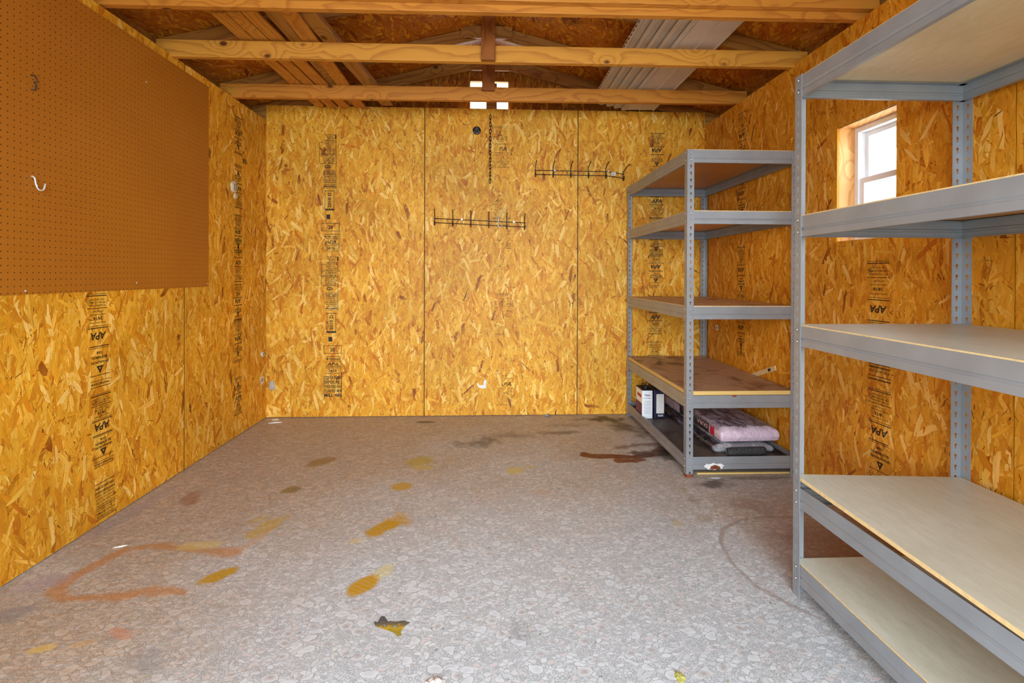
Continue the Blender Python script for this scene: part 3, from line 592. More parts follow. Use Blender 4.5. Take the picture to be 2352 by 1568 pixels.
# vinyl siding lengths stored on the right
def siding(x0, w, z, yf, label, n=2, slots=False):
    prof = [(0, .000), (.014, .000), (.016, -.007), (.021, -.007), (.023, .000), (.030, .001), (.032, -.006), (.036, -.006), (.039, .001)]
    pw = (w - .045) / n
    for k in range(n):
        a = .039 + k * pw; prof += [(a + pw * .92, .004), (a + pw * .955, -.007), (a + pw, -.004 if k == n - 1 else .001)]
    m = MB(); yb = 4.02
    for i, (u, zz) in enumerate(prof): m.add([(u, yf, zz), (u, yb, zz), (u, yf, zz + .0012), (u, yb, zz + .0012)])
    for i in range(len(prof) - 1):
        a, c = 4 * i, 4 * i + 4; m.face([a, a + 1, c + 1, c]); m.face([a + 2, c + 2, c + 3, a + 3]); m.face([a, c, c + 2, a + 2]); m.face([a + 1, a + 3, c + 3, c + 1])
    # hem slots as small dark insets
    for k in range(int((yb - yf) / .05) if slots else 0):
        y = yf + .02 + k * .05; m.quad((.004, y, -.0004), (.004, y + .030, -.0004), (.010, y + .030, -.0004), (.010, y, -.0004), 1)
    o = m.build('siding_length', [M['siding'], M['gap']]); o.location = (x0, 0, z)
    return tag(o, label, 'vinyl siding', 'siding lengths stored on the truss chords')
siding(1.045, .275, zt + .004, 2.36, 'lowest and rightmost pale siding length on the truss chords', 2)
siding(.985, .26, zt + .018, 2.36, 'second siding length from the right on the truss chords', 2)
siding(.925, .25, zt + .032, 2.37, 'middle siding length of the overlapping stack on the truss chords', 2)
siding(.868, .25, zt + .046, 2.38, 'siding length second from the left in the stack on the chords', 2)
siding(.800, .25, zt + .060, 2.39, 'topmost and leftmost siding length with slotted hem showing', 2, True)

# ---------------------------------------------------------------- boltless steel racks
PW, PT = .038, .0016
def post_mesh(sx, sy, H, worn=False):
    m = MB(); pitch = .0381; nz = int(H / pitch); N = 12
    kh = []
    for k in range(N):
        a = 2 * math.pi * k / N - math.pi / 2; c, s = math.cos(a), math.sin(a)
        kh.append((.0050 * c, .0050 * s + .0035) if s > -.3 else ((math.copysign(.0024, c), -.0015) if s > -.7 else ((math.copysign(.0017, c), -.0105) if abs(c) > .01 else (0, -.0115))))
    for fl in (0, 1):
        for i in range(nz):
            z0 = i * pitch; z1 = (i + 1) * pitch if i < nz - 1 else H; cz = z0 + pitch * .55; cu = PW * .52
            inner = []; outer = []
            for k in range(N):
                a = 2 * math.pi * k / N - math.pi / 2; c, s = math.cos(a), math.sin(a)
                inner.append((cu + kh[k][0], cz + kh[k][1]))
                tx = ((PW - cu) / c if c > 1e-6 else (-cu / c if c < -1e-6 else 1e9)); tz = ((z1 - cz) / s if s > 1e-6 else ((z0 - cz) / s if s < -1e-6 else 1e9)); tt = min(tx, tz)
                outer.append([cu + c * tt, cz + s * tt])
            # snap to the cell corners
            for (qx, qz) in ((0, z0), (PW, z0), (PW, z1), (0, z1)):
                j = min(range(N), key=lambda q: (outer[q][0] - qx) ** 2 + (outer[q][1] - qz) ** 2); outer[j] = [qx, qz]
            def P(u, z): return (sx * u, 0, z) if fl == 0 else (0, sy * u, z)
            n = m.add([P(*q) for q in inner] + [P(*q) for q in outer])
            for k in range(N): m.face([n + k, n + (k + 1) % N, n + N + (k + 1) % N, n + N + k])
    return m
def make_post(parent, x, y, sx, sy, H, mat):
    o = post_mesh(sx, sy, H).build('post', mat, parent); o.location = (x, y, 0)
    # plate thickness turns inwards
    me = o.data
    so = o.modifiers.new('plate', 'SOLIDIFY'); so.thickness = PT; so.offset = 0; so.use_even_offset = False
    return o
BH = .071
def beam_mesh(L):
    """face looks towards -Y, runs along +X from 0 to L, top at z=0, d = inwards (+Y)"""
    out = [(0, 0), (0, -.040), (.0028, -.0435), (.0028, -.0475), (0, -.051), (0, -BH), (.016, -BH)]
    inn = [(.016, -BH + .0016), (.0018, -BH + .0016), (.0018, -.0515), (.0044, -.048), (.0044, -.0430), (.0018, -.0395), (.0018, -.013), (.022, -.013), (.022, -.0115), (.0018, -.0115), (.0018, 0)]
    pr = out + inn; n = len(pr); m = MB(); m.add([(0, d, z) for d, z in pr] + [(L, d, z) for d, z in pr])
    for i in range(n): j = (i + 1) % n; m.face([i, j, n + j, n + i])
    for e, rev in ((0, False), (n, True)):      # end caps as quads between the skins
        m.face([e + k for k in (0, 1, 15, 17)][::-1] if not rev else [e + k for k in (0, 1, 15, 17)])
    return m
def make_beam(parent, x, y, ang, L, z, mat, rivets=True):
    m = beam_mesh(L); o = m.build('beam', mat, parent); o.location = (x, y, z); o.rotation_euler = (0, 0, ang)
    if rivets:
        r0 = None
        for u in (.017, L - .017):
            for dz in (-.014, -.055):
                if r0 is None:
                    mm = MB(); mm.lathe([(.0042, 0), (.0040, .0014), (.0028, .0024), (.001, .0028)], (0, 0, 0), 'y', 12); r0 = mm.build('rivet', M['zinc'], o, smooth=True); q = r0
                else:
                    q = r0.copy(); COL.objects.link(q); q.parent = o
                q.location = (u, -.0042, dz)
    return o
def shelf(parent, x0, x1, y0, y1, z, th, mt, mb, me_, lift=(0, 0, 0, 0), nseg=10):
    """lift: extra height at corners (x0y0, x1y0, x1y1, x0y1)"""
    m = MB(); ids = {}
    for i in range(nseg + 1):
        for j in range(nseg + 1):
            a, c = i / nseg, j / nseg; dz = lift[0] * (1 - a) * (1 - c) + lift[1] * a * (1 - c) + lift[2] * a * c + lift[3] * (1 - a) * c
            for k, zz in enumerate((z - th, z)): ids[i, j, k] = m.add([(x0 + (x1 - x0) * a, y0 + (y1 - y0) * c, zz + dz)])
    for i in range(nseg):
        for j in range(nseg):
            m.face([ids[i, j, 1], ids[i + 1, j, 1], ids[i + 1, j + 1, 1], ids[i, j + 1, 1]], 0); m.face([ids[i, j, 0], ids[i, j + 1, 0], ids[i + 1, j + 1, 0], ids[i + 1, j, 0]], 1)
    for i in range(nseg):
        m.face([ids[i, 0, 0], ids[i + 1, 0, 0], ids[i + 1, 0, 1], ids[i, 0, 1]], 2); m.face([ids[i + 1, nseg, 0], ids[i, nseg, 0], ids[i, nseg, 1], ids[i + 1, nseg, 1]], 2)
        m.face([ids[0, i + 1, 0], ids[0, i, 0], ids[0, i, 1], ids[0, i + 1, 1]], 2); m.face([ids[nseg, i, 0], ids[nseg, i + 1, 0], ids[nseg, i + 1, 1], ids[nseg, i, 1]], 2)
    return m.build('shelf_board', [mt, mb, me_], parent)
def rack(x, y0, w, d, H, tops, boards, label, mats):
    """x = left face, y0 = near end, w = width in X, d = length in Y"""
    e = empty('storage_rack', (x, y0, 0), label, 'storage rack')
    for px_, py_, sx, sy in ((0, 0, 1, 1), (w, 0, -1, 1), (0, d, 1, -1), (w, d, -1, -1)): make_post(e, px_, py_, sx, sy, H, mats[0])
    q = .0020
    for i, z in enumerate(tops):
        mt = mats[1] if i < len(tops) - 1 else mats[2]
        make_beam(e, .003, q, 0, w - .006, z, mats[1]); make_beam(e, w - .003, d - q, math.pi, w - .006, z, mats[1])
        make_beam(e, q, d - .003, -math.pi / 2, d - .006, z, mt); make_beam(e, w - q, .003, math.pi / 2, d - .006, z, mt)
    for bd in boards: shelf(e, .0045, w - .0045, .0045, d - .0045, *bd)
    return e
bt, tn, eg = M['board_top'], M['board_tan'], M['board_edge']
rackA = rack(1.084, .5275, .620, 1.23, 1.83, [1.826, 1.336, .953, .388, .120],
     [(1.829, .0125, bt, M['board_cream'], eg), (1.340, .0125, bt, tn, eg), (.957, .0125, bt, tn, eg), (.392, .0125, bt, tn, eg, (0, 0, .012, .032)), (.124, .0125, bt, tn, eg)],
     'grey steel rack in the foreground with pale shelf boards beside the window', (M['steel'], M['steel'], M['steel']))
rackB = rack(1.103, 2.786, .634, 1.23, 1.83, [1.829, 1.487, .953, .455, .112],
     [(1.832, .0125, tn, tn, eg), (1.491, .0125, tn, tn, eg), (.957, .0125, M['board_dirty'], tn, eg), (.479, .022, M['ply_dark'], M['ply_dark'], M['ply_edge']), (.084, .0125, M['ply_black'], M['ply_dark'], eg)],
     'grey steel rack in the back right corner holding cans and insulation', (M['steel'], M['steel'], M['steel_worn']))
# rust and flaked paint on the low front beam, post foot
def splat(name, cx, cz, w_, h_, mat, parent, y, seed, n=26):
    r = random.Random(seed); m = MB(); c = m.add([(cx, y, cz)]); 
    pts = []
    for k in range(n):
        a = 2 * math.pi * k / n; q = .72 + .38 * r.random(); pts.append((cx + w_ * q * math.cos(a), y, cz + max(-h_, h_ * q * math.sin(a))))
    s0 = m.add(pts)
    for k in range(n): m.face([c, s0 + k, s0 + (k + 1) % n])
    o = m.build(name, mat, parent); return o
splat('flaked_paint', .162, .058, .062, .020, M['primer'], rackB, -.0002 + .0008, 3); splat('rust_patch', .166, .052, .036, .013, M['rust'], rackB, .0002, 4)
splat('rust_patch', .272, .452, .016, .007, M['rust'], rackB, .0004, 5)
m = MB(); m.box(-.002, .040, -.002, .0005, 0, .017); m.box(-.002, .0005, -.002, .040, 0, .014); m.build('rusty_foot', M['rust'], rackB)

# ---------------------------------------------------------------- printed stamps on the sheathing
_tc = {}
def glyphs(s, bold):
    if (s, bold) not in _tc:
        cu = bpy.data.curves.new('lettering', 'FONT'); cu.body = s; cu.size = 1; cu.resolution_u = 2; cu.offset = .03 if bold else .006; cu.shear = .25 if bold == 2 else 0
        ob = bpy.data.objects.new('lettering', cu); me = bpy.data.meshes.new_from_object(ob)
        V = np.array([v.co[:2] for v in me.vertices]); Fc = [tuple(p.vertices) for p in me.polygons]
        mn, mx = V.min(0), V.max(0); V = (V - (mn + mx) / 2) / np.maximum(mx - mn, 1e-6)
        _tc[s, bold] = (V, Fc); bpy.data.objects.remove(ob); bpy.data.meshes.remove(me); bpy.data.curves.remove(cu)
    return _tc[s, bold]
class Stamp:
    def __init__(s, P, u0, drift=0.0, v_ref=0.0): s.P = P; s.m = MB(); s.u0 = u0; s.drift = drift; s.vr = v_ref
    def pt(s, u, v): q = s.P(np.array([s.u0 + u + s.drift * (v - s.vr)]), np.array([v]), 0.0021)[0]; return tuple(q)
    def text(s, t_, v, w, h, bold=0, flip=False, u=0.0, rot=0):
        V, Fc = glyphs(t_, bold); pts = []
        for a, c in V:
            a, c = a * w, c * h
            if rot: a, c = -c, a
            if flip: a, c = -a, -c
            pts.append(s.pt(u + a, v + c))
        n = s.m.add(pts)
        for f in Fc: s.m.face([n + i for i in f])
    def line(s, v, w, th=.003, u=0.0): s.m.quad(s.pt(u - w / 2, v - th / 2), s.pt(u + w / 2, v - th / 2), s.pt(u + w / 2, v + th / 2), s.pt(u - w / 2, v + th / 2))
    def vline(s, u, v0, v1, th=.003): s.m.quad(s.pt(u - th / 2, v0), s.pt(u + th / 2, v0), s.pt(u + th / 2, v1), s.pt(u - th / 2, v1))
    def ring(s, u, v, r, th=.003, ry=None):
        ry = ry or r; n = s.m.add([s.pt(u + (r - th * k) * math.cos(a * math.pi / 10), v + (ry - th * k) * math.sin(a * math.pi / 10)) for k in (0, 1) for a in range(20)])
        for a in range(20): s.m.face([n + a, n + (a + 1) % 20, n + 20 + (a + 1) % 20, n + 20 + a])
    def tri(s, v, w, flip):
        k = -1 if flip else 1; n = s.m.add([s.pt(0, v + k * w * .55), s.pt(-w / 2, v - k * w * .35), s.pt(w / 2, v - k * w * .35), s.pt(0, v + k * w * .10), s.pt(-w * .14, v - k * w * .18), s.pt(w * .14, v - k * w * .18)])
        s.m.face([n, n + 1, n + 4, n + 3]); s.m.face([n + 1, n + 2, n + 5, n + 4]); s.m.face([n + 2, n, n + 3, n + 5])
    def unit(s, v, flip, W_, k=1.0, lo=0.0, hi=9.0):
        """mill stamp block centred on its big APA; d = distance in reading direction below APA"""
        sg = 1 if flip else -1
        def T(d, t_, w, h, b_=0):
            vv = v + sg * d * k
            if lo < vv < hi: s.text(t_, vv, w * W_, h, b_, flip)
        def Ln(d, th=.0028, w=1.05):
            vv = v + sg * d * k
            if lo < vv < hi: s.line(vv, w * W_, th)
        T(0, 'APA', .80, .034, 2); Ln(-.046, .004); Ln(-.054, .002); Ln(.036, .004); Ln(.045, .002)
        T(-.075, 'OSB', .30, .011, 1); T(-.096, 'BLUE RIBBON', .80, .012, 1); T(-.118, 'GEORGIA-PACIFIC', .95, .011, 1)
        vv = v - sg * .148 * k
        if lo < vv < hi: s.tri(vv, .040, flip)
        Ln(-.176); Ln(-.20, .002); T(-.214, 'THICKNESS 0.418 IN', .98, .010, 1); Ln(-.228)
        T(.060, 'RATED SHEATHING', .80, .007); T(.078, '24/16', .46, .016, 1); T(.096, 'SIZED FOR SPACING', .8, .007); T(.110, 'EXPOSURE 1', .6, .008); Ln(.124, .003)
        T(.137, 'PS 2-04 SHEATHING', .85, .008); T(.150, 'PRP-108 HUD UM-40', .85, .008); T(.163, '15/32 CATEGORY', .75, .008); s_ = v + sg * .150 * k
        if lo < s_ < hi: s.ring((-1 if flip else 1) * -.40 * W_ * -1, s_, .011, .002)
        Ln(.180, .004); Ln(.188, .002)
    def build(s, mat, parent): o = s.m.build('printed_stamp', mat, parent); return o
# near strip on the left wall (upside-down)
s = Stamp(P_left, 2.352, -.055, .85)
s.unit(.849, True, .112, 1, 0, 1.04); s.unit(.44, True, .112, .78, 0, .60)
for v_, t_ in ((.165, 'THIS SIDE DOWN'), (.13, 'EXPANSION SPACE 1/8 INCH'), (.115, 'ALL PANEL EDGES AND ENDS'), (.10, 'STRENGTH AXIS THIS DIRECTION'), (.085, 'UNLESS OTHERWISE NOTED'), (.066, 'INSTALL WITH THIS SIDE DOWN'), (.05, 'SPACE PANELS ON FRAMING'), (.034, 'FASTEN 6 IN ON CENTER')):
    s.text(t_, v_, .112, .012 if v_ > .15 else .009, 1 if v_ > .15 else 0, True)
for v_ in (.185, .148, .142, .075, .024): s.line(v_, .118, .003)
s.build(M['ink'], wall_left)
# far strip on the left wall
s = Stamp(P_left, 3.616, 0, 1)
for i, (z, fl) in enumerate(((2.10, True), (1.72, False), (1.42, True), (1.206, False), (.94, True), (.679, True), (.266, False))): s.unit(z, fl, .105, .62 + .1 * (i % 2), .05, 2.28)
s.text('IIIII III', 1.93, .05, .035, 1, u=.09)
s.build(M['ink'], wall_left)
# bold mill strip on the back wall, left
s = Stamp(P_back, 0, 0, 0)
zb = lambda y: 2.229 - (y - 308) * .003430
xb = lambda x: -1.333 + (x - 735) * .003375
def TB(t_, x0, x1, y0, y1, b_=0): s.text(t_, zb((y0 + y1) / 2), (x1 - x0) * .003375, (y1 - y0) * .00343, b_, False, xb((x0 + x1) / 2))
def LB(x0, x1, y, th=.0035): s.line(zb(y), (x1 - x0) * .003375, th, xb((x0 + x1) / 2))
def VB(x, y0, y1, th=.0035): s.vline(xb(x), zb(y1), zb(y0), th)
def block(dx, dy, yend=120):
    VB(772 + dx, 308 + dy, 432 + dy); VB(734 + dx, 326 + dy, 374 + dy, .003)
    for y in (327, 342, 354.5, 376): LB(734 + dx, 772 + dx, y + dy, .003)
    for y in (396, 401.5, 415): LB(742 + dx, 772 + dx, y + dy, .0025)
    LB(743 + dx, 774 + dx, 429 + dy, .004); LB(741 + dx, 772 + dx, 432 + dy, .002)
    for t_, a, c, y0, y1 in (('THIS SIDE UP FOR', 746, 769, 308.5, 311), ('ROOF SHEATHING', 750, 766, 313, 316), ('PRODUCT', 752, 766, 317, 320), ('EXPOSURE 1', 746, 769, 321, 325), ('STRENGTH AXIS', 744, 764, 329, 332), ('THIS DIRECTION', 748, 762, 334, 337), ('OR ALONG LENGTH', 742, 764, 338, 341),
                             ('ALL SIDE EDGES', 742, 769, 344, 348), ('1/8 INCH SPACE GAP', 738, 769, 350, 353.5), ('ROOF CLIPS', 743, 766, 356, 359), ('AT ALL SUPPORTS', 743, 768, 360.5, 363), ('SPACING REQUIRED', 742, 769, 364, 367), ('EDGES AND ENDS', 743, 768, 368, 371), ('SEE LABELS', 743, 766, 372, 375),
                             ('PS 2 HUD UM 40', 744, 769, 390, 392), ('PRP 108 SHEATHING', 743, 771, 393, 395.2), ('PANEL GRADE', 744, 771, 397, 400.5), ('FLOOR AND WALL USE', 744, 771, 403, 406), ('SUPPORTS 24 INCH', 745, 770, 407.5, 410), ('EXPOSURE ONE', 744, 769, 411.5, 414), ('MADE UNDER PATENT', 745, 771, 417, 420), ('QUALITY ASSURED', 745, 771, 422, 425), ('MILL NUMBER', 745, 771, 425.5, 428.5)):
        TB(t_, a + dx, c + dx, y0 + dy, y1 + dy, 1)
    s.ring(xb(753 + dx), zb(382.5 + dy), .027, .004, .014); TB('CSA', 747 + dx, 759 + dx, 379.5 + dy, 385.5 + dy, 1)
    s.m.quad(s.pt(xb(770 + dx), zb(309 + dy)), s.pt(xb(773 + dx), zb(309 + dy)), s.pt(xb(773 + dx), zb(318 + dy)), s.pt(xb(770 + dx), zb(318 + dy)))
def datebox(dx, dy):
    VB(747 + dx, 437 + dy, 482 + dy); VB(767 + dx, 437 + dy, 482 + dy); LB(747 + dx, 769 + dx, 438 + dy, .004); LB(747 + dx, 768 + dx, 481 + dy, .014)
    s.text('2010 D', zb(459 + dy), .118, .026, 1, False, xb(757 + dx), rot=1)
    s.m.quad(s.pt(xb(751 + dx), zb(503 + dy)), s.pt(xb(759 + dx), zb(503 + dy)), s.pt(xb(759 + dx), zb(492 + dy)), s.pt(xb(750 + dx), zb(492 + dy)))
def grade(dx, dy, big=False):
    LB(740 + dx, 781 + dx, 512.5 + dy); LB(740 + dx, 780 + dx, 530 + dy); VB(740 + dx, 512 + dy, 530 + dy); VB(780 + dx, 510 + dy, 531 + dy, .004); TB('20', 754 + dx, 765 + dx, 517 + dy, 526 + dy, 1)
    LB(745 + dx, 781 + dx, 537.5 + dy); TB('Norbord', 753 + dx, 777 + dx, 540 + dy, 545.5 + dy, 1); s.ring(xb(748 + dx), zb(542.7 + dy), .008, .006); LB(745 + dx, 779 + dx, 548 + dy)
    TB('APA', 747 + dx, 773 + dx, 551 + dy, 558 + dy, 2); LB(745 + dx, 779 + dx, 559.5 + dy, .0045); TB('RATED SHEATHING', 745 + dx, 777 + dx, 562 + dy, 564.5 + dy, 1); TB('24/16', 750 + dx, 770 + dx, 566 + dy, 573 + dy, 1)
    TB('SIZED FOR SPACING', 744 + dx, 777 + dx, 575 + dy, 577 + dy, 1); VB(779 + dx, 538 + dy, 576 + dy, .003); VB(782 + dx, 528 + dy, 574 + dy, .002)
block(0, 0); datebox(0, 0); grade(0, 0); block(5, 280); datebox(5, 281); grade(5, 281)
for k_, t_ in enumerate(('SIZED FOR SPACING', 'EXPOSURE 1', 'THICKNESS 0.418', 'PS 2-04 HUD UM 40', 'MILL 486')): TB(t_, 746, 786, 863 + k_ * 10, 871 + k_ * 10, 1)
VB(745, 865, 906, .003); VB(785, 855, 912, .004)
s.build(M['ink'], wall_back)
# faint strip in the middle of the back wall
s = Stamp(P_back, .105, -.022, 1.2)
for z, fl, k_ in ((2.132, False, .8), (1.722, False, .8), (1.45, False, .6), (1.196, False, .8), (.799, False, .8), (.252, False, .9)): s.unit(z, fl, .135, k_, .03, 2.41)
s.build(M['ink_faint'], wall_back)
for i, (v_, w_) in enumerate(((2.345, .12), (2.31, .12), (2.28, .12), (2.25, .12))): pass
s = Stamp(P_back, 1.352, .006, 1.5)
for z, fl in ((2.139, True), (1.727, False), (1.45, True), (1.197, True), (.788, False), (.45, True)): s.unit(z, fl, .11, .74, .1, 2.43)
s.build(M['ink'], wall_back)
# right wall strips (upside-down)
s = Stamp(P_right, -3.45, 0.0, 1)
for z, fl in ((2.10, True), (1.698, True), (1.168, True), (.768, True)): s.unit(z, fl, .105, .85, .40, 2.3)
s.build(M['ink'], wall_right)
s = Stamp(P_right, -2.206, -.02, 1)
s.unit(.978, True, .125, 1.15, .56, 1.29); s.unit(.429, True, .125, 1.0, .1, .72)
for k_, t_ in enumerate(('THIS SIDE DOWN', 'EXPANSION SPACE 1/8 INCH', 'ALL PANEL EDGES AND ENDS', 'STRENGTH AXIS THIS DIRECTION', 'INSTALL WITH THIS SIDE DOWN', 'SPACE PANELS ON FRAMING', 'FASTEN 6 IN ON CENTER')): s.text(t_, .80 - k_ * .017, .12, .012, 0, True)
s.line(.66, .13, .005); s.line(.675, .13, .003); s.build(M['ink'], wall_right)
# stamps on the roof boards
def P_roof(u, v, h): return st(u, v, RZ - RS * np.abs(u) - h - .001)
for (u0, v0, w_) in ((.52, 3.16, .12), (1.25, 2.70, .10), (-1.05, 2.25, .14)):
    s = Stamp(P_roof, u0, 0, 0)
    for k_ in range(7): s.text(('THIS SIDE DOWN', 'SPACE 1/8 INCH', 'RATED SHEATHING', '24/16', 'EXPOSURE 1')[k_ % 5], v0 + k_ * .02, w_, .012, 1)
    s.line(v0 - .02, w_, .004); s.line(v0 + .15, w_, .004); s.build(M['ink'], bpy.data.objects['ceiling'])

# ---------------------------------------------------------------- pegboard and its fittings
e = MB(); e.box(XL + .0015, XL + .0065, .80, 3.235, 1.049, 2.285)
peg = e.build('pegboard', M['peg']); tag(peg, 'brown perforated hardboard sheet screwed to the left wall', 'pegboard')
def wire(name, pts, r, mat, label=None, cat=None, parent=None, group=None, n=8):
    m = MB(); m.tube(pts, r, n); o = m.build(name, mat, parent, smooth=True)
    if label: tag(o, label, cat, group)
    return o
def arc(c, r, a0, a1, n, f): return [f(c[0] + r * math.cos(math.radians(a0 + (a1 - a0) * k / n)), c[1] + r * math.sin(math.radians(a0 + (a1 - a0) * k / n))) for k in range(n + 1)]
x_ = XL + .0065
# white J hook standing out from the board, near the left edge of the photo
jp = [(x_ - .004, 2.013, 1.497), (x_ + .006, 2.013, 1.497), (x_ + .012, 2.014, 1.490), (x_ + .014, 2.016, 1.466)]
jp += arc((2.034, 1.464), .017, 180, 350, 10, lambda a, c: (x_ + .016, a, c)) + [(x_ + .018, 2.052, 1.476)]
wire('peg_hook', jp, .0030, M['white_metal'], 'shiny J-shaped peg hook on the brown pegboard', 'hook')
bp = [(x_ - .003, 2.010, 1.880), (x_ + .010, 2.016, 1.882), (x_ + .014, 2.022, 1.862), (x_ + .006, 2.018, 1.856), (x_ + .012, 2.020, 1.846), (x_ + .006, 2.022, 1.828), (x_ - .002, 2.012, 1.826)]
wire('peg_clip', bp, .0026, M['black_wire'], 'small black wire clip high on the brown pegboard', 'hook')
def screw(name, c, axis, label, r=.0045, mat=None):
    m = MB(); m.lathe([(r, 0), (r * .95, .0015), (r * .6, .0026), (r * .1, .003)], (0, 0, 0), axis, 14); o = m.build(name, mat or M['zinc'], smooth=True); o.location = c; return tag(o, label, 'screw')
screw('screw', (x_, 1.989, 1.062), 'x', 'screw at the bottom edge of the pegboard, nearest the viewer'); screw('screw', (x_, 2.591, 1.083), 'x', 'screw low on the pegboard, between its two bottom edge neighbours'); screw('screw', (x_, 3.222, 1.068), 'x', 'screw at the bottom right corner of the pegboard')
screw('screw', (x_, 2.66, 2.10), 'x', 'pale screw near the top of the pegboard')

# ---------------------------------------------------------------- back wall fittings
def coat_rack(x0, x1, z0, z1, label, bent=False, clips=(.28, .87), sticker=None):
    """z0 at left, z1 at right"""
    e = empty('coat_rack', ((x0 + x1) / 2, YB - .004, (z0 + z1) / 2), label, 'coat rack'); L = x1 - x0; sl = (z1 - z0) / L; mw = M['black_wire']
    zz = lambda x, d: sl * x + d; h_ = L / 2; dn = .012
    for d in (.020, -.013):
        pts = [(-h_ - .008, -dn, zz(-h_, d)), (0, -dn, zz(0, d))] + [(h_ * .62, -dn, zz(h_ * .62, d))] + ([(h_ * .9, -dn, zz(h_, d) - .012), (h_ + .008, -dn, zz(h_, d) - .02)] if bent else [(h_ + .008, -dn, zz(h_, d))])
        wire('rail_wire', pts, .0028, mw, parent=e)
    for i in range(6):
        x = -h_ + L * i / 5; b_ = (.022 if i == 5 else 0) if bent else 0; lean = (.006 + .002 * i) if bent else .001; zo = zz(x, 0) - (.018 if b_ else 0)
        pts = [(x + lean + b_, -.060, zo + .085), (x + lean * .9 + b_, -.055, zo + .088), (x + lean * .6 + b_ * .7, -.035, zo + .075), (x + b_ * .3, -.014, zo + .045), (x, -.010, zo + .02), (x, -.010, zo - .015)] + \
              [(x, -.010 - .016 * (1 - math.cos(a)), zo - .018 - .018 * math.sin(a)) for a in (.5, 1.0, 1.57, 2.1, 2.7)] + [(x, -.043, zo - .014), (x, -.045, zo - .006)]
        m = MB(); m.tube(pts, .0032, 8); m.lathe([(.0045, -.004), (.0045, 0), (.0035, .004), (.001, .006)], (x + lean + b_, -.060, zo + .085), 'z', 10); m.lathe([(.0035, -.005), (.0045, 0), (.0035, .004), (.001, .006)], (x, -.045, zo - .006), 'z', 10)
        m.build('hook', mw, e, smooth=True)
    for c in clips:
        x = -h_ + L * c; m = MB(); m.box(x - .007, x + .007, -.016, .0, zz(x, .020) - .003, zz(x, .020) + .005); m.lathe([(.004, 0), (.003, .002)], (x, -.002, zz(x, .020) + .012), 'y', 10); m.build('mounting_clip', M['white_metal'], e)
    if sticker:
        m = MB(); m.box(sticker - .018, sticker + .018, -.0165, -.0155, zz(sticker, .018) - .030, zz(sticker, .018) - .004)
        for k in range(7): m.box(sticker - .014 + k * .004, sticker - .0125 + k * .004, -.0172, -.0166, zz(sticker, .018) - .026, zz(sticker, .018) - .009, 1)
        m.build('barcode_sticker', [M['paper'], M['print']], e)
    return e
coat_rack(-.432, .281, 1.552, 1.522, 'lower black wire coat rack, left on the back wall', clips=(.30, .88))
coat_rack(.366, 1.075, 1.942, 1.938, 'upper black wire coat rack with its right end bent', True, (.22, .83), .275)
# S hook on the lower rack
sp_ = [(.052, YB - .020, 1.568), (.060, YB - .024, 1.580), (.072, YB - .024, 1.578), (.076, YB - .022, 1.565), (.070, YB - .022, 1.548), (.068, YB - .022, 1.520), (.075, YB - .022, 1.506), (.090, YB - .022, 1.504), (.100, YB - .022, 1.512), (.102, YB - .022, 1.522)]
wire('s_hook', sp_, .0028, M['white_metal'], 'silver S-shaped hook hanging on the lower coat rack', 'hook')
# chain: links as parts
ch = empty('hanging_chain', (.006, YB - .012, 2.40), 'dark link chain hanging down the upper back wall', 'chain')
def link_mb(rot):
    m = MB(); pts = []; a_, b_ = .0068, .0105
    for k in range(17):
        t_ = 2 * math.pi * k / 16; u = a_ * math.cos(t_); v_ = a_ * math.sin(t_) + (b_ if math.sin(t_) > .01 else (-b_ if math.sin(t_) < -.01 else 0)); pts.append((u, 0, v_) if not rot else (0, u, v_))
    m.tube(pts, .0028, 6, False); return m
l0 = link_mb(0).build('chain_link', M['rust_wire'], ch, smooth=True); l1 = link_mb(1).build('chain_link', M['rust_wire'], ch, smooth=True)
nl = 19
for k in range(nl):
    o = (l0, l1)[k % 2] if k < 2 else (l0, l1)[k % 2].copy()
    if k >= 2: COL.objects.link(o); o.parent = ch
    o.location = (-.002 * k / nl, 0, -.020 - k * .0282)
wire('staple', [(-.004, .012, 0), (-.004, -.002, 0), (0, -.004, -.002), (.004, -.002, 0), (.004, .012, 0)], .0018, M['rust_wire'], parent=ch)
# black round lamp base
kb = empty('round_bracket', (-.103, YB - .002, 2.275), 'black round bracket with two screws high on the back wall', 'bracket')
m = MB(); m.lathe([(.032, 0), (.033, .004), (.031, .007), (.024, .009), (.019, .009)], axis='y', n=32); m.build('plate', M['black_plastic'], kb, smooth=True)
m = MB(); m.lathe([(.018, .009), (.017, .012), (.015, .028), (.013, .030), (.012, .022)], (0, 0, .006), 'y', 24); m.build('cup', m_plain('smoke_plastic', (70, 66, 64), .3), kb, smooth=True)
for s_ in (-1, 1): m = MB(); m.lathe([(.0035, .009), (.003, .011), (.001, .0115)], (s_ * .021, 0, -.012), 'y', 10); m.build('bracket_screw', M['zinc'], kb, smooth=True)
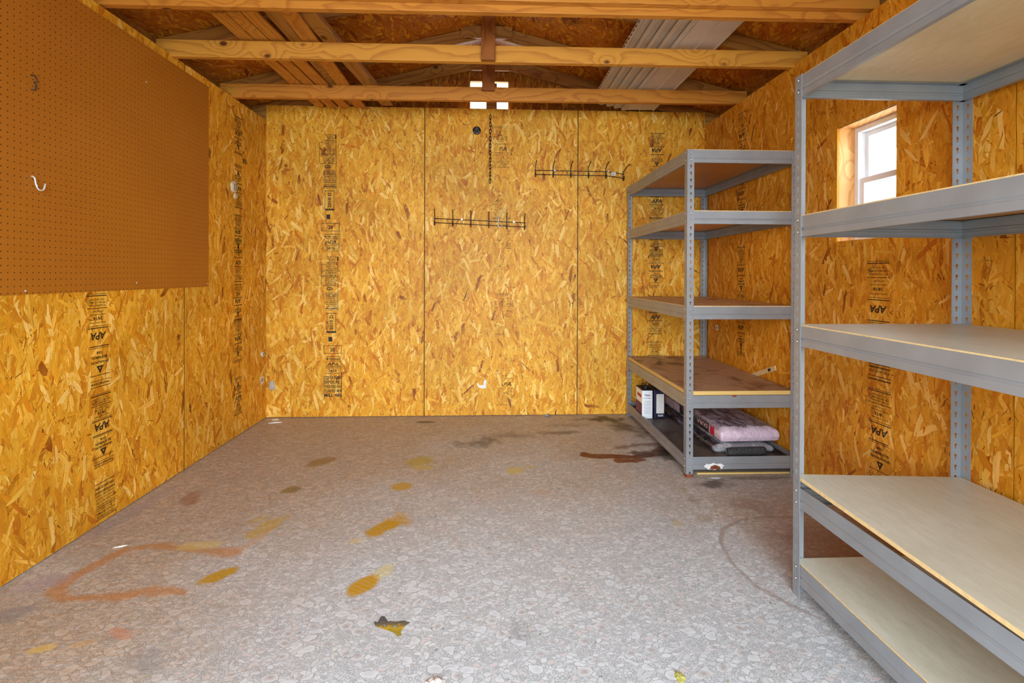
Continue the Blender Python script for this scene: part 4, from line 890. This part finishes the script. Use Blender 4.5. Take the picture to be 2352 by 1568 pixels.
# dried mud lumps
def lump(name, c, axis, ru, rv, h, mat, label, cat, seed, holes=0):
    r = random.Random(seed); m = MB(); n = 26; rings = []; k_ = [.85 + .3 * r.random() for _ in range(n)]; k_ = [(k_[i] + k_[i - 1] + k_[(i + 1) % n]) / 3 for i in range(n)]
    for q, hh_ in ((1.0, 0), (.97, .35), (.85, .75), (.6, .95), (.3, 1.02), (.05, 1.0)):
        ring = []
        for i in range(n):
            a = 2 * math.pi * i / n; u, v_ = ru * q * k_[i] * math.cos(a), rv * q * k_[i] * math.sin(a); hz = h * hh_ * (.9 + .2 * r.random())
            ring.append({'x': (hz, u, v_), 'y': (u, -hz, v_)}[axis])
        rings.append(m.add(ring))
    for i in range(len(rings) - 1):
        for q in range(n): m.face([rings[i] + q, rings[i] + (q + 1) % n, rings[i + 1] + (q + 1) % n, rings[i + 1] + q])
    m.face([rings[-1] + q for q in range(n)])
    for q in range(holes):
        u, v_ = ru * (-.3 + .5 * (q % 2)), rv * (.35 - .35 * (q // 2) * (1 + .2 * (q % 2))); cc = (h * 1.03, u, v_) if axis == 'x' else (u, -h * 1.03, v_)
        m.lathe([(.0045, 0), (.004, .0012)], cc, axis, 8, 1)
    o = m.build(name, [mat, M['gap']], smooth=True); o.location = c; return tag(o, label, cat)
xl = XL + .0016
lump('mud_nest', (xl, 3.552, 1.722), 'x', .045, .042, .014, M['mud'], 'large grey pitted mud nest on the far left wall', 'insect nest', 1, 6)
lump('mud_nest', (xl, 3.575, 1.662), 'x', .024, .020, .009, M['mud'], 'tiny grey mud nest just below the large pitted one', 'insect nest', 2)
lump('mud_nest', (xl, 4.00, .509), 'x', .034, .022, .012, M['mud'], 'grey mud nest with three holes beside the back left corner', 'insect nest', 3, 3)
lump('mud_nest', (-1.700, YB - .0016, .253), 'y', .026, .040, .012, m_plain('smooth_grey_mud', (176, 170, 156), .8, 0, .08), 'smooth grey mud nest at the left end of the back wall', 'insect nest', 4)
lump('mud_nest', (-1.700 + .05, YB - .06, .0), 'y', .028, .010, .02, M['mud'], 'small grey crumb of mud on the floor in the left corner', 'insect nest', 5)
def sticker(name, P0, ax, w_, h_, label):
    m = MB()
    if ax == 'x': m.box(0, .0006, -w_ / 2, w_ / 2, -h_ / 2, h_ / 2)
    else: m.box(-.0006, 0, -w_ / 2, w_ / 2, -h_ / 2, h_ / 2)
    for k in range(4):
        a = -w_ * .3 + k * w_ * .18; xx = .0007 if ax == 'x' else -.0011; m.box(xx, xx + .0004, a, a + w_ * .08, -h_ * .28, h_ * .3, 1)
    o = m.build(name, [M['paper'], M['print']]); o.location = P0; return tag(o, label, 'sticker')
sticker('barcode_sticker', (xl, 3.992, .310), 'x', .050, .052, 'small white barcode sticker low on the left wall near the corner')
sticker('barcode_sticker', (XR - .0016, 3.824, .727), 'nx', .050, .038, 'small white sticker on the right wall behind the corner rack')
# pale bare flake and chips on the back wall
m = MB(); pts = [(-.100, .262), (-.085, .258), (-.080, .243), (-.045, .247), (-.040, .285), (-.020, .287), (-.022, .222), (-.052, .218), (-.083, .226)]
n0 = m.add([(x, YB - .0022, z) for x, z in pts]); m.face([n0, n0 + 1, n0 + 2, n0 + 8]); m.face([n0 + 2, n0 + 3, n0 + 7, n0 + 8]); m.face([n0 + 3, n0 + 4, n0 + 5, n0 + 6]); m.face([n0 + 3, n0 + 6, n0 + 7]); m.build('paint_spot', M['paper'], wall_back)

# wood stick leaning behind the rack
sk = stick('wood_stick', None, (XR - .0065, 3.36, .438), (XR - .0065, 3.012, .566), .030, .008, M['board_edge']); tag(sk, 'pale wood stick wedged behind the corner rack', 'wooden stick')
m = MB(); n0 = m.add([(.10, .0045, .009), (.125, .0045, .009), (.140, .0045, 0), (.125, .0045, -.009), (.10, .0045, -.009)]); m.face([n0 + i for i in range(5)]); m.build('arrow_mark', M['print'], sk)
m = MB(); m.box(-.272, .272, -.006, .006, 0, .009); ws = m.build('wood_strip', M['ply_edge'], bevel=.001); ws.location = (1.452, 2.822, .001); ws.rotation_euler = (0, 0, -.012); tag(ws, 'thin yellow wood strip on the floor under the corner rack', 'wooden strip')

# ---------------------------------------------------------------- goods on the bottom shelf of the back rack
ZS = .0845
def can(x0, x1, y0, y1, h, mbody, label, white_side=True):
    e = empty('metal_can', ((x0 + x1) / 2, (y0 + y1) / 2, ZS), label, 'can'); w_, d_ = (x1 - x0) / 2, (y1 - y0) / 2
    m = MB(); m.box(-w_, w_, -d_, d_, 0, h - .008); m.build('body', mbody, e, bevel=.006)
    m = MB(); m.box(-w_ - .001, w_ + .001, -d_ - .001, d_ + .001, h - .010, h - .002); m.box(-w_ + .006, w_ - .006, -d_ + .006, d_ - .006, h - .006, h - .0005); m.build('top_rim', M['black_plastic'], e, bevel=.0015)
    m = MB(); m.cyl((0, -d_ * .45, h - .003), (0, 0, 1), .017, .020, 16); m.build('cap', M['black_plastic'], e)
    wire('handle', [(0, -.01, h), (0, -.012, h + .018), (0, .005, h + .026), (0, .035, h + .026), (0, .05, h + .016), (0, .05, h)], .003, M['black_wire'], parent=e)
    return e, w_, d_
c1, w_, d_ = can(1.112, 1.190, 3.635, 3.79, .215, M['vinyl_white'], 'white labelled metal can at the left on the bottom shelf')
m = MB(); m.box(-w_ - .0012, -w_ - .0002, -d_ + .006, d_ - .006, .002, .112); m.build('side_label', m_plain('purple_label', (92, 30, 84), .45), c1)
m = MB(); m.box(-w_ - .0012, -w_ - .0002, -d_ + .02, d_ - .04, .150, .172); m.build('red_band', m_plain('red_label', (176, 40, 52), .45), c1)
s = Stamp(lambda u, v, h=0: st(u, -d_ - .0006 + 0 * u, v), 0); s.text('Thinner', .172, .044, .014, 1); s.text('PAINT CLEANER', .150, .05, .006, 1)
for k in range(9): s.line(.128 - k * .011, .052, .0016)
s.m.build('print', M['print'], c1)
c2, w_, d_ = can(1.202, 1.284, 3.64, 3.79, .213, m_plain('navy_can', (30, 30, 58), .35), 'dark navy metal can beside the white one')
m = MB(); m.box(-w_ + .016, w_ - .010, -d_ - .0012, -d_ - .0002, .038, .178); m.build('white_label', M['paper'], c2)
s = Stamp(lambda u, v, h=0: st(u, -d_ - .0016 + 0 * u, v), .003)
for k in range(11): s.line(.168 - k * .0115, .046, .0014)
s.m.build('print', m_plain('grey_print', (140, 140, 145), .6), c2)
s = Stamp(lambda u, v, h=0: st(u, -d_ - .0008 + 0 * u, v), .006); s.text('GLOSS', .022, .038, .014, 1); s.m.build('lettering', M['paper'], c2)

def bag_mat(name, kind):
    t = NT(name); o = t.obj(); sep = t.new('ShaderNodeSeparateXYZ'); t.link(o, sep.inputs[0])
    w1 = t.noise(t.map(o, (15, 5, 15), (0, 0, 0), (0, 0, .4)), 1.0, 3, .55, 1.2); w2 = t.noise(t.map(o, (34, 9, 34), (0, 0, 0), (0, 0, -.6)), 1.0, 3, .55, .8)
    if kind == 'pink':
        geo = t.new('ShaderNodeNewGeometry'); ns = t.new('ShaderNodeSeparateXYZ'); t.link(geo.outputs['Normal'], ns.inputs[0])
        c = t.mix(t.ramp(w1.outputs[0], [(0.35, 0), (0.7, 1)]), srgb(236, 214, 226), srgb(214, 186, 208))
        topm = t.ramp(sep.outputs[2], [(0.052, 0.0), (0.060, 1.0)])
        yy = t.ramp(t.math('ADD', sep.outputs[1], t.math('MULTIPLY', w1.outputs[0], .12)), [(-.44 + .5, 0.0), (-.36 + .5, 0.9)])
        y2 = t.math('ADD', sep.outputs[1], t.math('MULTIPLY', w1.outputs[0], .10))
        dark = t.math('MULTIPLY', topm, t.math('GREATER_THAN', y2, -.40))
        printc = t.mix(t.ramp(w2.outputs[0], [(0.42, 0), (0.56, 1)]), srgb(96, 84, 92), srgb(168, 152, 166))
        c = t.mix(t.math('MULTIPLY', dark, .85), c, printc)
    else:
        c = t.mix(t.ramp(w1.outputs[0], [(0.40, 0), (0.55, 1)]), srgb(200, 202, 206), srgb(150, 152, 158))
        lf = t.math('MULTIPLY', t.math('LESS_THAN', sep.outputs[0], -.13), t.math('GREATER_THAN', sep.outputs[1], -.47)); c = t.mix(lf, c, t.mix(t.ramp(w2.outputs[0], [(0.5, 0), (0.6, 1)]), srgb(36, 34, 44), srgb(90, 86, 100)))
    t.bump(t.math('ADD', w1.outputs[0], w2.outputs[0]), .7, .012)
    return t.col(c, .22, 0, .6)
def pillow(name, c, sx, sy, sz, mat, label, cat, seed, rz=0, rx=0):
    e = empty(name, c, label, cat, rz=rz); r = np.random.default_rng(seed); m = MB(); nx, ny, nz_ = 22, 44, 7
    G = r.random((60, 60))
    def P(a, b_, c_):      # superellipsoid-ish block with sagging folds
        x, y, z = a * 2 - 1, b_ * 2 - 1, c_
        q = 1 - .05 * abs(z * 2 - 1) ** 3
        edge = (1 - abs(x) ** 9) * (1 - abs(y) ** 16)
        i, j = int(a * 30), int(b_ * 30); bump_ = (G[i, j] - .5) * .010 * (1 if 0.3 < z else 0)
        zz = z * sz * (.78 + .22 * edge ** .5) + bump_ * edge
        return (x * sx / 2 * q, y * sy / 2 * (1 - .03 * abs(z * 2 - 1)), zz)
    idx = {}
    for i in range(nx + 1):
        for j in range(ny + 1):
            for k in range(nz_ + 1):
                if i in (0, nx) or j in (0, ny) or k in (0, nz_): idx[i, j, k] = m.add([P(i / nx, j / ny, k / nz_)])
    for i in range(nx):
        for j in range(ny): m.face([idx[i, j, nz_], idx[i + 1, j, nz_], idx[i + 1, j + 1, nz_], idx[i, j + 1, nz_]]); m.face([idx[i, j, 0], idx[i, j + 1, 0], idx[i + 1, j + 1, 0], idx[i + 1, j, 0]])
    for k in range(nz_):
        for i in range(nx): m.face([idx[i, 0, k], idx[i + 1, 0, k], idx[i + 1, 0, k + 1], idx[i, 0, k + 1]]); m.face([idx[i + 1, ny, k], idx[i, ny, k], idx[i, ny, k + 1], idx[i + 1, ny, k + 1]])
        for j in range(ny): m.face([idx[0, j + 1, k], idx[0, j, k], idx[0, j, k + 1], idx[0, j + 1, k + 1]]); m.face([idx[nx, j, k], idx[nx, j + 1, k], idx[nx, j + 1, k + 1], idx[nx, j, k + 1]])
    o = m.build('bag', mat, e, smooth=True); sd = o.modifiers.new('sub', 'SUBSURF'); sd.levels = 1; sd.render_levels = 1
    return e
low = pillow('insulation_bag', (1.505, 3.425, ZS + .001), .36, 1.02, .044, bag_mat('grey_bag', 'grey'), 'flat grey and black plastic bag under the pink insulation bag', 'bag', 3)
top = pillow('insulation_bag', (1.545, 3.44, ZS + .0535), .365, 1.00, .086, bag_mat('pink_bag', 'pink'), 'pink insulation bag with black lettering on the bottom shelf', 'bag', 4, rz=.02)
# printed band on the left side of the pink bag
m = MB(); xs_ = -.1840; 
def side(y, z, d=0.0): return (xs_ - d + .008 * abs(z / .088 * 2 - 1) ** 3, y, z)
def band(mb, y0, y1, z0, z1, d, mi=0):
    n_ = 10
    for i in range(n_):
        ya, yb_ = y0 + (y1 - y0) * i / n_, y0 + (y1 - y0) * (i + 1) / n_
        for k in range(5):
            za, zb_ = z0 + (z1 - z0) * k / 5, z0 + (z1 - z0) * (k + 1) / 5; mb.quad(side(yb_, za, d), side(ya, za, d), side(ya, zb_, d), side(yb_, zb_, d), mi)
band(m, -.34, .12, .010, .072, .0015); m.build('black_band', m_plain('black_print_film', (40, 36, 38), .35), top)
m = MB(); band(m, -.415, -.36, .014, .066, .0022); m.build('red_logo', m_plain('red_print', (206, 24, 52), .35), top)
m = MB(); band(m, .14, .42, .012, .068, .0015); m.build('printed_panel', m_plain('mauve_print', (190, 160, 170), .35, 0, .3, 40), top)
class SideStamp(Stamp):
    def pt(s, u, v): return side(-(u), v, .0034)
s = SideStamp(None, 0)
s.text('DURA', .046, .15, .024, 1, True, .25); s.text('SEAL', .044, .09, .018, 1, True, .03)
s.m.build('lettering', m_plain('pale_pink_ink', (226, 170, 180), .5), top)
# roller of black felt
rl = empty('black_roll', (1.49, 2.872, ZS + .0255), 'short black textured roll lying on the front of the bottom shelf', 'roll', rz=.05)
m = MB(); pts = [(-.112 + .224 * k / 10, 0, 0) for k in range(11)]; m.tube(pts, [.023, .0245, .025, .0252, .0245, .025, .0252, .025, .0246, .025, .023], 24)
t = NT('black_felt'); nz = t.noise(t.obj(), 240, 3, .8); t.bump(nz.outputs[0], 1.0, .004); fm = t.col(t.mix(t.ramp(nz.outputs[0], [(.45, 0), (.72, 1)]), srgb(30, 30, 32), srgb(120, 122, 126)), .8)
m.build('felt', fm, rl, smooth=True)
m = MB(); m.lathe([(.016, -.001), (.014, .003), (.006, .003)], (-.1135, 0, 0), 'x', 16); m.build('core', m_plain('grey_core', (110, 108, 106), .7), rl)
lump('grime_clump', (1.36, 3.30, ZS), 'y', .001, .001, .001, M['gap'], 'x', 'x', 9) if False else None

# ---------------------------------------------------------------- litter on the floor
def crumple(name, c, r_, h, mat, label, cat, seed, sx=1.0, sy=1.0, rz=0):
    r = random.Random(seed); m = MB(); n = 18; rings = []
    for q, hh_ in ((1, .05), (.8, .5), (.5, .9), (.2, 1.0)):
        rings.append(m.add([(r_ * sx * q * (.75 + .5 * r.random()) * math.cos(2 * math.pi * i / n), r_ * sy * q * (.75 + .5 * r.random()) * math.sin(2 * math.pi * i / n), h * hh_ * (.6 + .6 * r.random())) for i in range(n)]))
    for i in range(3):
        for q in range(n): m.face([rings[i] + q, rings[i] + (q + 1) % n, rings[i + 1] + (q + 1) % n, rings[i + 1] + q])
    m.face([rings[-1] + q for q in range(n)]); m.face([rings[0] + q for q in range(n)][::-1])
    o = m.build(name, mat); o.location = c; o.rotation_euler = (0, 0, rz); return tag(o, label, cat)
crumple('paper_scrap', (-.146, 1.395, 0), .034, .014, M['paper'], 'crumpled white scrap at the bottom edge of the photo', 'scrap', 1, 1, .8)
crumple('dry_leaf', (.538, 1.400, 0), .017, .006, m_plain('green_leaf', (168, 164, 84), .7, 0, .3, 90), 'curled yellow-green leaf on the floor near the bottom right', 'leaf', 2, .8, 1.2)
crumple('paper_scrap', (-1.615, 3.92, 0), .040, .006, M['paper'], 'thin white sliver on the floor near the left back corner', 'scrap', 3, 1.2, .3, .25)
crumple('paper_scrap', (-1.520, 2.165, 0), .026, .003, M['paper'], 'narrow white sliver on the floor among the orange stains', 'scrap', 4, 1, .25, .4)
crumple('metal_clip', (.470, 4.025, 0), .026, .016, m_plain('grey_clip', (120, 118, 118), .5, .3), 'small grey metal piece at the foot of the back wall', 'metal piece', 5, 1, .6)
crumple('plastic_chip', (1.168, 3.00, 0), .028, .010, m_plain('cream_chip', (216, 214, 176), .5), 'cream chip on the floor beside the corner rack', 'chip', 6, .7, 1.0)
crumple('paper_scrap', (1.262, 2.770, 0), .030, .003, m_plain('grey_scrap', (196, 200, 204), .5), 'flat grey scrap on the floor in front of the corner rack', 'scrap', 7, 1.2, .4, -.1)
crumple('wood_chip', (1.165, 1.60, 0), .012, .006, m_plain('brown_chip', (170, 128, 104), .7), 'brown chip on the floor beside the foreground rack', 'chip', 8)
# stray line of yellow cord over the far chord
wire('yellow_string', [(-1.786, 3.524, 2.410), (-1.779, 3.522, 2.384), (-1.762, 3.521, 2.366), (-1.745, 3.521, 2.363), (-1.728, 3.521, 2.374), (-1.720, 3.523, 2.396)], .0016, m_plain('lime_string', (186, 190, 20), .5), 'lime string loop hanging on the rearmost truss chord', 'string')
